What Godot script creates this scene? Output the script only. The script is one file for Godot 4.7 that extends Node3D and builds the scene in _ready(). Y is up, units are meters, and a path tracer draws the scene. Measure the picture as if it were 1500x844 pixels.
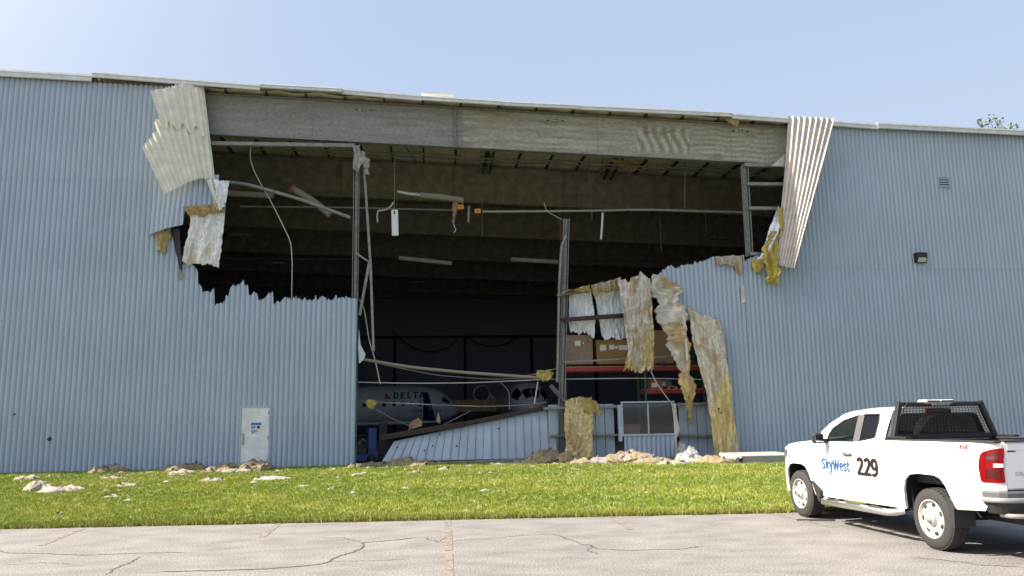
extends Node3D

# ---------------------------------------------------------------- helpers
const WALL_Z := -29.1
const PITCH := 0.183
var used := {}
var M := {}
var local := {}
var folds := FastNoiseLite.new()
var lumps := FastNoiseLite.new()
var rng := RandomNumberGenerator.new()

class MB:
	var st := SurfaceTool.new()
	var tint = null
	func _init(smooth := false):
		st.begin(Mesh.PRIMITIVE_TRIANGLES)
		st.set_smooth_group(0 if smooth else -1)
	func smooth(on: bool):
		st.set_smooth_group(0 if on else -1)
	func v(p: Vector3):
		if tint != null: st.set_color(tint)
		st.add_vertex(p)
	func tri(a, b, c):
		v(a); v(b); v(c)
	func quad(a, b, c, d):
		tri(a, b, c); tri(a, c, d)
	func vc(p, c):
		st.set_color(c); st.add_vertex(p)
	func grid(rows: Array, cols = null, closed := false):
		for i in rows.size() - 1:
			var a = rows[i]
			var b = rows[i + 1]
			var n = a.size()
			for j in (n if closed else n - 1):
				var k = (j + 1) % n
				if cols == null:
					tri(a[j], a[k], b[k]); tri(a[j], b[k], b[j])
				else:
					var ca = cols[i]
					var cb = cols[i + 1]
					vc(a[j], ca[j]); vc(a[k], ca[k]); vc(b[k], cb[k])
					vc(a[j], ca[j]); vc(b[k], cb[k]); vc(b[j], cb[j])
	func fan(ring, flip := false):
		var c := Vector3.ZERO
		for p in ring: c += p
		c /= ring.size()
		for i in ring.size():
			var k = (i + 1) % ring.size()
			if flip: tri(c, ring[k], ring[i])
			else: tri(c, ring[i], ring[k])
	func box(c: Vector3, s: Vector3, b := Basis.IDENTITY, bev := 0.0):
		var h = s * 0.5
		bev = minf(bev, minf(h.x, minf(h.y, h.z)) * 0.9)
		var f = func(axis: int, sg: float, e: float):
			# corners of the face across axis, inset by e in its plane
			var o := []
			var u = (axis + 1) % 3
			var w = (axis + 2) % 3
			for q in [[-1, -1], [1, -1], [1, 1], [-1, 1]]:
				var p := Vector3.ZERO
				p[axis] = sg * h[axis]
				p[u] = q[0] * (h[u] - e)
				p[w] = q[1] * (h[w] - e)
				o.append(c + b * p)
			return o
		for axis in 3:
			for sg in [-1.0, 1.0]:
				var o = f.call(axis, sg, bev)
				if sg > 0: quad(o[0], o[3], o[2], o[1])
				else: quad(o[0], o[1], o[2], o[3])
		if bev > 0.0:
			for axis in 3:
				var u = (axis + 1) % 3
				var w = (axis + 2) % 3
				for su in [-1.0, 1.0]:
					for sw in [-1.0, 1.0]:
						var e := []
						for q in [[0, 0], [1, 0], [1, 1], [0, 1]]:
							var p := Vector3.ZERO
							p[axis] = (h[axis] - bev) * (1.0 if q[0] else -1.0)
							p[u] = su * (h[u] - (bev if q[1] else 0.0))
							p[w] = sw * (h[w] - (0.0 if q[1] else bev))
							e.append(c + b * p)
						if su * sw > 0: quad(e[0], e[1], e[2], e[3])
						else: quad(e[0], e[3], e[2], e[1])
			for sx in [-1.0, 1.0]:
				for sy in [-1.0, 1.0]:
					for sz in [-1.0, 1.0]:
						var k = Vector3(sx * h.x, sy * h.y, sz * h.z)
						var pa = c + b * (k - Vector3(0, sy * bev, sz * bev))
						var pb = c + b * (k - Vector3(sx * bev, 0, sz * bev))
						var pc = c + b * (k - Vector3(sx * bev, sy * bev, 0))
						if sx * sy * sz > 0: tri(pa, pc, pb)
						else: tri(pa, pb, pc)
	func bar(p0: Vector3, p1: Vector3, w: float, h: float, up := Vector3.UP, bev := 0.0):
		var z = (p1 - p0).normalized()
		if absf(z.dot(up)) > 0.97: up = Vector3.BACK
		var x = up.cross(z).normalized()
		var y = z.cross(x)
		box((p0 + p1) * 0.5, Vector3(w, h, p0.distance_to(p1)), Basis(x, y, z), bev)
	func tube(pts: Array, r, sides := 8, caps := true):
		var rows := []
		var up := Vector3.UP
		for i in pts.size():
			var d = (pts[mini(i + 1, pts.size() - 1)] - pts[maxi(i - 1, 0)]).normalized()
			if absf(d.dot(up)) > 0.95: up = Vector3.BACK if absf(d.z) < 0.9 else Vector3.RIGHT
			var x = up.cross(d).normalized()
			var y = d.cross(x)
			up = y
			var row := PackedVector3Array()
			var rr = r[i] if r is Array else r
			for k in sides:
				var a = TAU * k / sides
				row.append(pts[i] + (x * cos(a) + y * sin(a)) * rr)
			rows.append(row)
		grid(rows, null, true)
		if caps:
			fan(rows[0]); fan(rows[-1], true)
	func lathe(prof: Array, o: Vector3, ax: Vector3, sides := 24):
		# prof: Vector2(radius, along the axis)
		var x = ax.cross(Vector3.UP if absf(ax.y) < 0.9 else Vector3.RIGHT).normalized()
		var y = ax.cross(x)
		var rows := []
		for p in prof:
			var row := PackedVector3Array()
			for k in sides:
				var a = TAU * k / sides
				row.append(o + ax * p.y + (x * cos(a) + y * sin(a)) * p.x)
			rows.append(row)
		grid(rows, null, true)
	func prism(poly: Array, t: Transform3D, d: float):
		# polygon in t's xy plane, from z = 0 to z = d
		var pk := PackedVector2Array(poly)
		var ix = Geometry2D.triangulate_polygon(pk)
		for i in range(0, ix.size(), 3):
			var q := [pk[ix[i]], pk[ix[i + 1]], pk[ix[i + 2]]]
			tri(t * Vector3(q[0].x, q[0].y, d), t * Vector3(q[1].x, q[1].y, d), t * Vector3(q[2].x, q[2].y, d))
			tri(t * Vector3(q[0].x, q[0].y, 0), t * Vector3(q[2].x, q[2].y, 0), t * Vector3(q[1].x, q[1].y, 0))
		for i in pk.size():
			var a = pk[i]
			var b = pk[(i + 1) % pk.size()]
			quad(t * Vector3(a.x, a.y, 0), t * Vector3(b.x, b.y, 0), t * Vector3(b.x, b.y, d), t * Vector3(a.x, a.y, d))
	func done() -> ArrayMesh:
		st.generate_normals()
		st.index()
		return st.commit()

func numbered(called: String) -> String:
	var k = used.get(called, 0)
	used[called] = k + 1
	return called if k == 0 else "%s_%03d" % [called, k]

func tag(o, label, category, group = ""):
	o.set_meta("label", label); o.set_meta("category", category)
	if group: o.set_meta("group", group)
	return o

func thing(called, label, category, at = Vector3.ZERO, group = ""):
	var o := Node3D.new()
	o.name = numbered(called)
	add_child(o)
	o.position = at
	return tag(o, label, category, group)

func mesh_node(called, mesh, mat) -> MeshInstance3D:
	var o := MeshInstance3D.new()
	o.name = called
	o.mesh = mesh
	o.material_override = mat
	return o

func part(parent, called, mb, mat, label = ""):
	var o = mesh_node(called, mb.done() if mb is MB else mb, mat)
	parent.add_child(o, true)
	if not local.has(parent) and not parent is MeshInstance3D: o.position = -parent.position
	if label: o.set_meta("label", label)
	return o

func single(called, mb, mat, label, category, group = ""):
	var o = mesh_node(numbered(called), mb.done() if mb is MB else mb, mat)
	add_child(o)
	return tag(o, label, category, group)

func struct(called, mb, mat):
	var o = mesh_node(numbered(called), mb.done() if mb is MB else mb, mat)
	add_child(o)
	o.set_meta("kind", "structure")
	return o

func lin(r, g, b) -> Color:
	return Color(r, g, b).linear_to_srgb()

func noise_tex(freq: float, lo: float, hi: float, sd: int, oct := 4, bias := 0.5, size := 512, kind := FastNoiseLite.TYPE_SIMPLEX_SMOOTH):
	var n := FastNoiseLite.new()
	n.noise_type = kind
	n.seed = sd
	n.frequency = freq
	n.fractal_octaves = oct
	var t := NoiseTexture2D.new()
	t.width = size; t.height = size
	t.seamless = true
	t.noise = n
	var g := Gradient.new()
	g.offsets = PackedFloat32Array([0.0, bias, 1.0])
	g.colors = PackedColorArray([Color(lo, lo, lo), Color((lo + hi) * 0.5, (lo + hi) * 0.5, (lo + hi) * 0.5), Color(hi, hi, hi)])
	t.color_ramp = g
	return t

func mat(c: Color, rough := 0.7, o := {}) -> StandardMaterial3D:
	var m := StandardMaterial3D.new()
	m.albedo_color = c
	m.roughness = rough
	m.metallic = o.get("metal", 0.0)
	m.metallic_specular = o.get("spec", 0.5)
	if o.has("tex"):
		m.albedo_texture = o.tex
		m.uv1_triplanar = true
		m.uv1_world_triplanar = true
		var s = o.get("scale", 1.0)
		m.uv1_scale = s if s is Vector3 else Vector3.ONE * s
	if o.has("coarse"):
		m.detail_enabled = true
		m.detail_albedo = o.coarse
		m.detail_blend_mode = BaseMaterial3D.BLEND_MODE_MUL
		m.detail_uv_layer = BaseMaterial3D.DETAIL_UV_2
		m.uv2_triplanar = true
		m.uv2_world_triplanar = true
		var s2 = o.get("coarse_scale", 0.2)
		m.uv2_scale = s2 if s2 is Vector3 else Vector3.ONE * s2
	if o.has("bump"):
		m.heightmap_enabled = true
		m.heightmap_texture = o.bump
		m.heightmap_scale = o.get("bump_scale", 1.0)
		if not m.uv1_triplanar:
			m.uv1_triplanar = true
			m.uv1_world_triplanar = true
			m.uv1_scale = Vector3.ONE * o.get("scale", 1.0)
	if o.get("vertex", false):
		m.vertex_color_use_as_albedo = true
	return m

func along(pts: Array, x: float) -> float:
	# height of a polyline given by points sorted by x
	if x <= pts[0].x: return pts[0].y
	for i in pts.size() - 1:
		if x <= pts[i + 1].x:
			var d = pts[i + 1].x - pts[i].x
			return pts[i + 1].y if d < 1e-4 else lerpf(pts[i].y, pts[i + 1].y, (x - pts[i].x) / d)
	return pts[-1].y

func on_path(pts: Array, t: float) -> Vector3:
	var total := 0.0
	for i in pts.size() - 1: total += pts[i].distance_to(pts[i + 1])
	var go = t * total
	for i in pts.size() - 1:
		var d = pts[i].distance_to(pts[i + 1])
		if go <= d or i == pts.size() - 2:
			return pts[i].lerp(pts[i + 1], clampf(go / maxf(d, 1e-5), 0, 1.0))
		go -= d
	return pts[-1]

func rib(x: float) -> float:
	return 0.062 * pow(absf(cos(PI * x / PITCH)), 0.66) - 0.036

func roof_y(x: float) -> float:
	return 14.06 - 0.0343 * x

# corrugated sheet in the wall plane between two height functions
func sheet(mb: MB, x0: float, x1: float, top: Callable, bot: Callable, rows: int, off = null):
	var step = PITCH / 12.0
	var first = ceilf(x0 / step + 0.01) * step
	var n = int(ceil((x1 - first) / step)) + 1
	var cols := []
	for i in n + 1:
		var x = x0 if i == 0 else minf(first + (i - 1) * step, x1)
		var a = bot.call(x)
		var b = maxf(top.call(x), a + 0.005)
		var col := PackedVector3Array()
		for j in rows + 1:
			var y = lerpf(a, b, float(j) / rows)
			var z = WALL_Z + rib(x) + 0.006 * lumps.get_noise_2d(x * 9.0, y * 9.0 + 50.0)
			if off != null: z += off.call(x, y)
			col.append(Vector3(x, y, z))
		cols.append(col)
	mb.grid(cols)

# a hanging piece of insulation between two edges given from top to bottom
func blanket_mesh(L: Array, R: Array, o := {}) -> ArrayMesh:
	var mb = MB.new(true)
	var len_v = maxf(L[0].distance_to(L[-1]), R[0].distance_to(R[-1]))
	var wid = (L[0].distance_to(R[0]) + L[-1].distance_to(R[-1])) * 0.5
	var step = o.get("step", 0.023)
	var nv = clampi(int(len_v / step), 8, 210)
	var nu = clampi(int(wid / step), 6, 80)
	var sd = o.get("seed", 1) * 37.0
	var amp = o.get("fold", 0.07)
	var th = o.get("thick", 0.05)
	var paper: Color = o.get("paper", Color(0.5, 0.47, 0.41))
	var fiber: Color = o.get("fiber", Color(0.56, 0.42, 0.16))
	var bias: Array = o.get("bias", [0.2, 0.6])
	var ragt = o.get("rag_top", 0.06)
	var ragb = o.get("rag_bottom", 0.15)
	var rage = o.get("rag_side", 0.03)
	var fr := []; var bk := []; var fc := []; var bc := []
	for i in nv + 1:
		var v = float(i) / nv
		var rowf := PackedVector3Array(); var rowb := PackedVector3Array()
		var cf := PackedColorArray(); var cb := PackedColorArray()
		for j in nu + 1:
			var u = float(j) / nu
			var jt = ragt * (lumps.get_noise_2d(sd + u * wid * 140, 3.0) + 0.6 * lumps.get_noise_2d(sd + u * wid * 420, 9.0))
			var jb = ragb * (lumps.get_noise_2d(sd + u * wid * 90, 70.0) + 0.7 * lumps.get_noise_2d(sd + u * wid * 400, 90.0))
			var vv = v + (-jt * (1.0 - v) ** 2 + jb * v * v) / len_v * 1.2
			var a = on_path(L, clampf(vv, 0, 1)); var b = on_path(R, clampf(vv, 0, 1))
			if vv > 1.0:
				a += (L[-1] - L[-2]).normalized() * (vv - 1.0) * len_v
				b += (R[-1] - R[-2]).normalized() * (vv - 1.0) * len_v
			elif vv < 0.0:
				a -= (L[1] - L[0]).normalized() * -vv * len_v
				b -= (R[1] - R[0]).normalized() * -vv * len_v
			var side = rage * (lumps.get_noise_2d(sd + v * len_v * 120.0, 20.0) + 0.6 * lumps.get_noise_2d(sd + v * len_v * 380.0, 33.0))
			var p = a.lerp(b, u + side / wid * (1.0 if u > 0.5 else -1.0) * absf(u - 0.5) * 2.0)
			var fx = u * wid
			var fy = v * len_v
			var warp = 0.12 * lumps.get_noise_2d(fx * 40.0 + sd, fy * 30.0)
			var z = amp * folds.get_noise_2d((fx + warp) * 75.0 + sd, fy * 14.0 + sd)
			z += amp * 0.6 * folds.get_noise_2d((fx + warp) * 190.0 + sd, fy * 55.0)
			z += 0.03 * folds.get_noise_2d((fx + warp) * 430.0 + sd, fy * 190.0)
			z += amp * 0.8 * lumps.get_noise_2d(fx * 85.0 + sd, fy * 16.0 + sd)
			z += 0.016 * lumps.get_noise_2d(fx * 600.0 + sd, fy * 380.0) + 0.012 * folds.get_noise_2d(fx * 420.0, fy * 200.0 + sd)
			z += o.get("belly", 0.0) * sin(PI * u) * (0.4 + 0.6 * v)
			p.z += z
			rowf.append(p)
			rowb.append(p + Vector3(0, 0, -th))
			var k = lumps.get_noise_2d(fx * 60.0 + sd, fy * 22.0) * 0.75 + 0.35 * lumps.get_noise_2d(fx * 240.0, fy * 45.0 + sd)
			var t = smoothstep(0.36, 0.60, lerpf(bias[0], bias[1], v) + k * 0.55)
			var c = paper.lerp(fiber, t)
			var st = smoothstep(0.06, 0.34, lumps.get_noise_2d(fx * 150.0 + 300.0 + sd, fy * 70.0) + 0.3 * lumps.get_noise_2d(fx * 420.0, fy * 300.0 + sd))
			c = c.lerp(o.get("stain", Color(0.58, 0.38, 0.17)), st * minf(1.0, 1.3 * o.get("stained", 0.4)))
			c = c * (1.0 + 0.22 * lumps.get_noise_2d(fx * 700.0, fy * 160.0 + sd) + 0.16 * folds.get_noise_2d(fx * 300.0 + sd, fy * 50.0))
			c.a = 1.0
			cf.append(c)
			cb.append(o.get("back", Color(0.6, 0.6, 0.58)))
		fr.append(rowf); bk.append(rowb); fc.append(cf); bc.append(cb)
	mb.grid(fr, fc)
	mb.grid(bk, bc)
	for e in [[0, 0], [nv, 0]]:
		mb.grid([fr[e[0]], bk[e[0]]], [fc[e[0]], fc[e[0]]])
	for j in [0, nu]:
		var a := PackedVector3Array(); var b := PackedVector3Array(); var ca := PackedColorArray()
		for i in nv + 1:
			a.append(fr[i][j]); b.append(bk[i][j]); ca.append(fc[i][j])
		mb.grid([a, b], [ca, ca])
	return mb.done()

# a crumpled heap of insulation lying on the ground
func heap_mesh(bits: Array, sd: int, o := {}) -> ArrayMesh:
	# bits: [centre, half length, half depth, height, turn]
	var mb = MB.new(true)
	var paper: Color = o.get("paper", Color(0.42, 0.38, 0.32)) * 0.78
	var fiber: Color = o.get("fiber", Color(0.52, 0.40, 0.20)) * 0.78
	var share = o.get("share", 0.45)
	var k := 0
	for q in bits:
		k += 1
		q[3] = q[3] * 0.62
		q[1] = q[1] * 0.92
		var s = sd * 13.7 + k * 41.0
		var rows := []; var cols := []
		var nr = 20; var na = 64
		for i in nr + 1:
			var r = float(i) / nr
			var row := PackedVector3Array(); var cr := PackedColorArray()
			for j in na:
				var a = TAU * j / na
				var edge = 1.0 + 0.35 * lumps.get_noise_2d(cos(a) * 60.0 + s, sin(a) * 60.0) + 0.15 * lumps.get_noise_2d(cos(a) * 220.0 + s, sin(a) * 220.0)
				var x = cos(a) * r * edge
				var z = sin(a) * r * edge
				var wx = lumps.get_noise_2d(x * 70.0 + s, z * 70.0)
				var w = 0.5 + 0.5 * folds.get_noise_2d((x * q[1] + 0.25 * wx) * 22.0 + s, (z * q[2] + 0.3 * wx) * 60.0)
				var fine = lumps.get_noise_2d(x * q[1] * 260.0 + s, z * q[2] * 420.0)
				var h = q[3] * pow(maxf(0.0, 1.0 - r * r), 0.6) * (0.62 + 0.30 * w + 0.40 * wx) + 0.035 * fine * (1.0 - r * r) + 0.03 * folds.get_noise_2d(x * q[1] * 90.0 + s, z * q[2] * 120.0 + wx * 30.0) * (1.0 - r * r)
				var p = Vector3(x * q[1], maxf(h, 0.0) + 0.02 - 0.05 * (1.0 if i == nr else 0.0), z * q[2] * (1.0 + 0.25 * w))
				row.append(q[0] + p.rotated(Vector3.UP, q[4]))
				var t = smoothstep(0.3, 0.6, share + 0.6 * lumps.get_noise_2d(x * 130.0 + s, z * 130.0 + h * 200.0))
				var c = paper.lerp(fiber, t) * (1.0 + 0.35 * lumps.get_noise_2d(x * 500.0, z * 500.0 + s))
				c = c.lerp(Color(0.2, 0.14, 0.09), 0.45 * smoothstep(0.15, 0.5, lumps.get_noise_2d(x * 200.0 + 90.0, z * 200.0 + s)))
				c.a = 1.0
				cr.append(c)
			rows.append(row); cols.append(cr)
		mb.grid(rows, cols, true)
		# rolled and folded lengths of batt lying over the heap
		for m in (0 if q[3] < 0.22 else int(3 + q[1] * 5.0)):
			var rr: float = q[3] * rng.randf_range(0.16, 0.30)
			var mid = Vector3(rng.randf_range(-0.55, 0.55) * q[1], 0, rng.randf_range(-0.25, 0.7) * q[2])
			var half = q[1] * rng.randf_range(0.3, 0.65)
			var slant = rng.randf_range(-0.5, 0.5)
			var bow = rng.randf_range(-0.25, 0.25)
			var tone = rng.randf_range(0.8, 1.2)
			var mix_in = clampf(share + rng.randfn() * 0.3, 0, 1)
			var ra := []; var ca := []
			for i in 19:
				var t = i / 9.0 - 1.0
				var c = mid + Vector3(t * half, 0, (t * slant + bow * t * t) * half)
				var rad = Vector2(c.x / q[1], c.z / q[2]).length()
				c.y = q[3] * (0.55 * pow(maxf(0.0, 1.0 - minf(rad, 1.0) ** 2), 0.6) + 0.10) * (0.85 + 0.3 * lumps.get_noise_2d(t * 60.0, m * 77.0 + s))
				var row := PackedVector3Array(); var cr := PackedColorArray()
				for j in 12:
					var a = TAU * j / 12.0
					var w = rr * sqrt(maxf(0.06, 1.0 - t * t * 0.9)) * (1.0 + 0.55 * lumps.get_noise_2d(t * 90.0 + m * 50.0, a * 40.0 + s) + 0.25 * folds.get_noise_2d(t * 200.0 + s, a * 30.0))
					row.append(q[0] + (c + Vector3(0.12 * rr * sin(a * 2.0), sin(a) * w * 0.8, cos(a) * w * 1.5)).rotated(Vector3.UP, q[4]))
					var cc = paper.lerp(fiber, clampf(mix_in + 0.6 * lumps.get_noise_2d(t * 160.0 + s, a * 70.0 + m * 9.0), 0, 1)) * tone * (1.0 + 0.3 * lumps.get_noise_2d(t * 400.0, a * 200.0 + s))
					cc.a = 1.0
					cr.append(cc)
				ra.append(row); ca.append(cr)
			mb.grid(ra, ca, true)
			for e in [0, 18]:
				var hub := PackedVector3Array(); var hc := PackedColorArray()
				var cen := Vector3.ZERO
				for v in ra[e]: cen += v / 12.0
				for j in 12:
					hub.append(cen); hc.append(fiber * 0.8)
				mb.grid([ra[e], hub], [ca[e], hc], true)
		# torn flaps and tufts standing off the heap
		var n = int(22.0 * (q[1] + 0.12) * (q[3] + 0.25))
		for i in n:
			var ri = int(lerpf(1, nr - 1, sqrt(rng.randf()))); var ji = rng.randi() % na
			var p = rows[ri][ji]
			var c0: Color = paper.lerp(fiber, smoothstep(0.2, 0.8, rng.randf() + share - 0.5)) * rng.randf_range(0.85, 1.2)
			c0.a = 1.0
			var e1 = Vector3(rng.randfn(), rng.randfn() * 0.35, rng.randfn()).normalized() * rng.randf_range(0.03, 0.11)
			var e2 = Vector3(rng.randfn() * 0.6, absf(rng.randfn()) * 0.6, rng.randfn() * 0.6).normalized() * rng.randf_range(0.02, 0.07)
			var a0 = p - e1 - e2 * 0.4; var a1 = p + e1 - e2 * 0.4
			var b0 = p - e1 * 0.9 + e2; var b1 = p + e1 * 1.1 + e2 * 0.8
			var up = Vector3(0, 0.02, 0.02)
			mb.grid([PackedVector3Array([a0, p - e2 * 0.4 + up, a1]), PackedVector3Array([b0, p + e2 * 1.2 + up * 1.4, b1])], [PackedColorArray([c0, c0 * 0.8, c0]), PackedColorArray([c0, c0, c0 * 0.9])])
	return mb.done()

func letters(txt: String, height: float, depth: float, weight := 400, face := "Droid Sans"):
	var t := TextMesh.new()
	t.text = txt
	var f := SystemFont.new()
	f.font_names = PackedStringArray([face])
	f.font_weight = weight
	t.font = f
	t.font_size = 64
	t.pixel_size = height / 46.0
	t.depth = depth
	t.curve_step = 1.0
	return t

# ---------------------------------------------------------------- materials
func materials():
	folds.noise_type = FastNoiseLite.TYPE_SIMPLEX_SMOOTH
	folds.seed = 5
	folds.fractal_type = FastNoiseLite.FRACTAL_RIDGED
	folds.fractal_octaves = 3
	folds.frequency = 0.02
	lumps.noise_type = FastNoiseLite.TYPE_SIMPLEX_SMOOTH
	lumps.seed = 11
	lumps.fractal_octaves = 3
	lumps.frequency = 0.01
	var grain = noise_tex(0.05, 0.72, 1.0, 1, 4)
	var blotch = noise_tex(0.012, 0.72, 1.0, 2, 5)
	var soft = noise_tex(0.008, 0.86, 1.0, 3, 4)
	var speck = noise_tex(0.25, 0.55, 1.0, 4, 2)
	var bumps = noise_tex(0.04, 0.0, 1.0, 6, 5)
	var streak = noise_tex(0.02, 0.93, 1.0, 8, 4)
	var faint = noise_tex(0.008, 0.94, 1.0, 9, 4)
	M.wall = mat(lin(0.425, 0.505, 0.60), 0.6, {tex = streak, scale = Vector3(0.5, 0.06, 0.5), coarse = faint, coarse_scale = 0.07, spec = 0.35})
	M.wall_low = mat(lin(0.415, 0.495, 0.60), 0.6, {tex = streak, scale = Vector3(0.45, 0.05, 0.5), coarse = faint, coarse_scale = 0.09, spec = 0.35})
	M.liner = mat(lin(0.43, 0.51, 0.61), 0.55, {tex = streak, scale = Vector3(0.9, 0.2, 0.9), coarse = soft, coarse_scale = 0.2})
	M.sheet_back = mat(lin(0.88, 0.84, 0.70), 0.6, {tex = faint, scale = 0.6, coarse = soft, coarse_scale = 0.35})
	M.sheet_white = mat(lin(0.74, 0.68, 0.62), 0.5, {tex = soft, scale = 0.6, coarse = soft, coarse_scale = 0.3})
	M.trim = mat(lin(0.66, 0.67, 0.66), 0.45, {tex = soft, scale = 0.5})
	M.trim_dark = mat(lin(0.10, 0.09, 0.08), 0.8)
	M.steel = mat(lin(0.42, 0.415, 0.385), 0.6, {tex = grain, scale = 0.9, coarse = blotch, coarse_scale = 0.5})
	M.frame = mat(lin(0.40, 0.36, 0.29), 0.75, {tex = grain, scale = 0.5, coarse = blotch, coarse_scale = 0.25})
	M.rust = mat(lin(0.055, 0.024, 0.020), 0.7, {tex = grain, scale = 1.5})
	M.dark = mat(lin(0.03, 0.03, 0.032), 0.8)
	M.ceiling = mat(lin(0.95, 0.86, 0.64), 0.9, {tex = soft, scale = 0.6, coarse = soft, coarse_scale = 0.2})
	M.inside = mat(lin(0.42, 0.48, 0.60), 0.9, {tex = grain, scale = 0.4})
	M.slab = mat(lin(0.42, 0.41, 0.39), 0.8, {tex = grain, scale = 0.5})
	M.door = mat(lin(0.78, 0.80, 0.81), 0.45, {tex = soft, scale = 0.4})
	M.black = mat(lin(0.012, 0.012, 0.013), 0.5)
	M.fiber = mat(Color.WHITE, 1.0, {vertex = true, bump = bumps, bump_scale = 5.0, scale = 2.4})
	M.vinyl = mat(Color.WHITE, 0.55, {vertex = true})
	M.concrete = mat(lin(0.45, 0.43, 0.40), 0.9, {tex = grain, scale = 0.7})
	M.asphalt = mat(lin(0.380, 0.362, 0.352), 0.95, {tex = noise_tex(0.22, 0.50, 1.0, 51, 3), scale = 0.30, coarse = noise_tex(0.02, 0.80, 1.0, 21, 6, 0.42), coarse_scale = Vector3(0.09, 0.09, 0.16), bump = speck, bump_scale = 1.2})
	M.crack = mat(lin(0.13, 0.12, 0.11), 1.0, {tex = speck, scale = 2.0})
	M.paint = mat(lin(0.415, 0.365, 0.325), 0.95, {tex = noise_tex(0.22, 0.50, 1.0, 51, 3), scale = 0.30, coarse = noise_tex(0.03, 0.78, 1.0, 23, 4), coarse_scale = 0.5})
	M.lawn = mat(lin(0.13, 0.155, 0.030), 1.0, {tex = grain, scale = 0.8, coarse = blotch, coarse_scale = 0.12})
	M.ground = mat(lin(0.11, 0.12, 0.05), 1.0, {tex = blotch, scale = 0.05})
	M.blade = mat(Color.WHITE, 0.7, {vertex = true, spec = 0.2})
	M.blade.backlight_enabled = true
	M.blade.backlight = Color(0.5, 0.5, 0.3)
	M.wood = mat(lin(0.82, 0.54, 0.25), 0.8, {tex = noise_tex(0.02, 0.7, 1.0, 14, 4), scale = Vector3(2.0, 0.25, 2.0)})  # lighter than bare timber: light on the crate is put into this colour
	M.crate = mat(lin(0.42, 0.25, 0.115), 0.8, {tex = noise_tex(0.02, 0.75, 1.0, 15, 4), scale = Vector3(0.3, 2.2, 1.0)})
	M.card = mat(lin(0.36, 0.26, 0.19), 0.85, {tex = soft, scale = 1.0})
	M.paperlabel = mat(lin(0.75, 0.75, 0.74), 0.7)
	M.red = mat(lin(0.42, 0.045, 0.04), 0.5, {tex = soft, scale = 0.6})
	M.green = mat(lin(0.05, 0.11, 0.08), 0.5)
	M.blue = mat(lin(0.010, 0.042, 0.17), 0.4)
	M.orange = mat(lin(0.62, 0.24, 0.02), 0.5)
	M.white = mat(lin(0.78, 0.78, 0.77), 0.4)
	M.plane = mat(lin(0.80, 0.84, 0.90), 0.3, {tex = soft, scale = 0.2})
	M.navy = mat(lin(0.012, 0.016, 0.06), 0.35)
	M.logo_red = mat(lin(0.45, 0.02, 0.03), 0.4)
	M.glass_dark = mat(lin(0.01, 0.012, 0.016), 0.08)
	M.pane = mat(Color(0.10, 0.11, 0.17, 0.30), 0.06)
	M.pane.transparency = BaseMaterial3D.TRANSPARENCY_ALPHA
	M.cable = mat(lin(0.20, 0.19, 0.17), 0.8)
	M.cable_light = mat(lin(0.45, 0.43, 0.38), 0.8)
	M.lag = mat(lin(0.36, 0.33, 0.26), 0.95, {tex = grain, scale = 2.0, bump = bumps, bump_scale = 1.5})
	M.leaf = mat(lin(0.07, 0.10, 0.045), 0.7)
	M.bark = mat(lin(0.10, 0.08, 0.06), 0.9, {tex = grain, scale = 2.0})
	M.beam = beam_material()

# the frame beam's face: brushed fireproofing with swirls left by the trowel
func beam_material():
	var w := 1536; var h := 128
	var im := Image.create(w, h, false, Image.FORMAT_RGB8)
	var n := FastNoiseLite.new(); n.seed = 31; n.frequency = 0.02; n.fractal_octaves = 4
	for y in h:
		for x in w:
			var fx = float(x) / w * 22.7; var fy = float(y) / h * 1.62
			var zone = clampf(n.get_noise_2d(x * 0.16, 500.0) * 1.3 + 0.55, 0, 1)
			var stroke = n.get_noise_2d(x * 0.22 + 40.0, y * 2.4) * 0.8 + n.get_noise_2d(x * 0.5, y * 5.0 + 200.0) * 0.35
			if fx > 16.2 and fx < 18.2:
				var q = fmod(fx - 16.2 + 0.13 * sin(fy * 3.6) + 0.02 * sin(fx * 9.0), 0.36) / 0.36
				stroke = lerpf(stroke, 0.9 * sin(q * TAU) * smoothstep(0.15, 0.4, fy) * (1.0 - smoothstep(1.2, 1.5, fy)), 0.75)
				zone = 0.95
			elif fx > 18.4 and fx < 21.6:
				stroke = lerpf(stroke, 0.55 * sin((fy + 0.03 * sin(fx * 5.0)) * TAU / 0.22), 0.6)
				zone = 0.9
			var k = clampf(0.42 + stroke * 0.6 * (0.35 + zone), 0, 1)
			var lead = Color(0.70, 0.71, 0.66); var mud = Color(0.56, 0.51, 0.43)
			if fx < 9.7:
				lead = Color(0.59, 0.60, 0.575); mud = Color(0.52, 0.51, 0.48)
			var c = lead.lerp(mud, k) * (1.0 + 0.12 * n.get_noise_2d(x * 4.0, y * 4.0 + 900.0))
			c = c.lerp(Color(0.50, 0.40, 0.31), (0.5 if fx > 9.7 else 0.15) * smoothstep(0.15, 0.5, n.get_noise_2d(x * 0.6 + 700.0, y * 1.4)) * zone)
			im.set_pixel(x, y, c)
	var m := StandardMaterial3D.new()
	m.albedo_texture = ImageTexture.create_from_image(im)
	m.albedo_color = Color(0.93, 0.93, 0.93)
	m.roughness = 0.9
	return m

# ---------------------------------------------------------------- ground
func lot_edge(x: float) -> float:
	return -14.0 + (x + 0.5) * 0.0753

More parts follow.
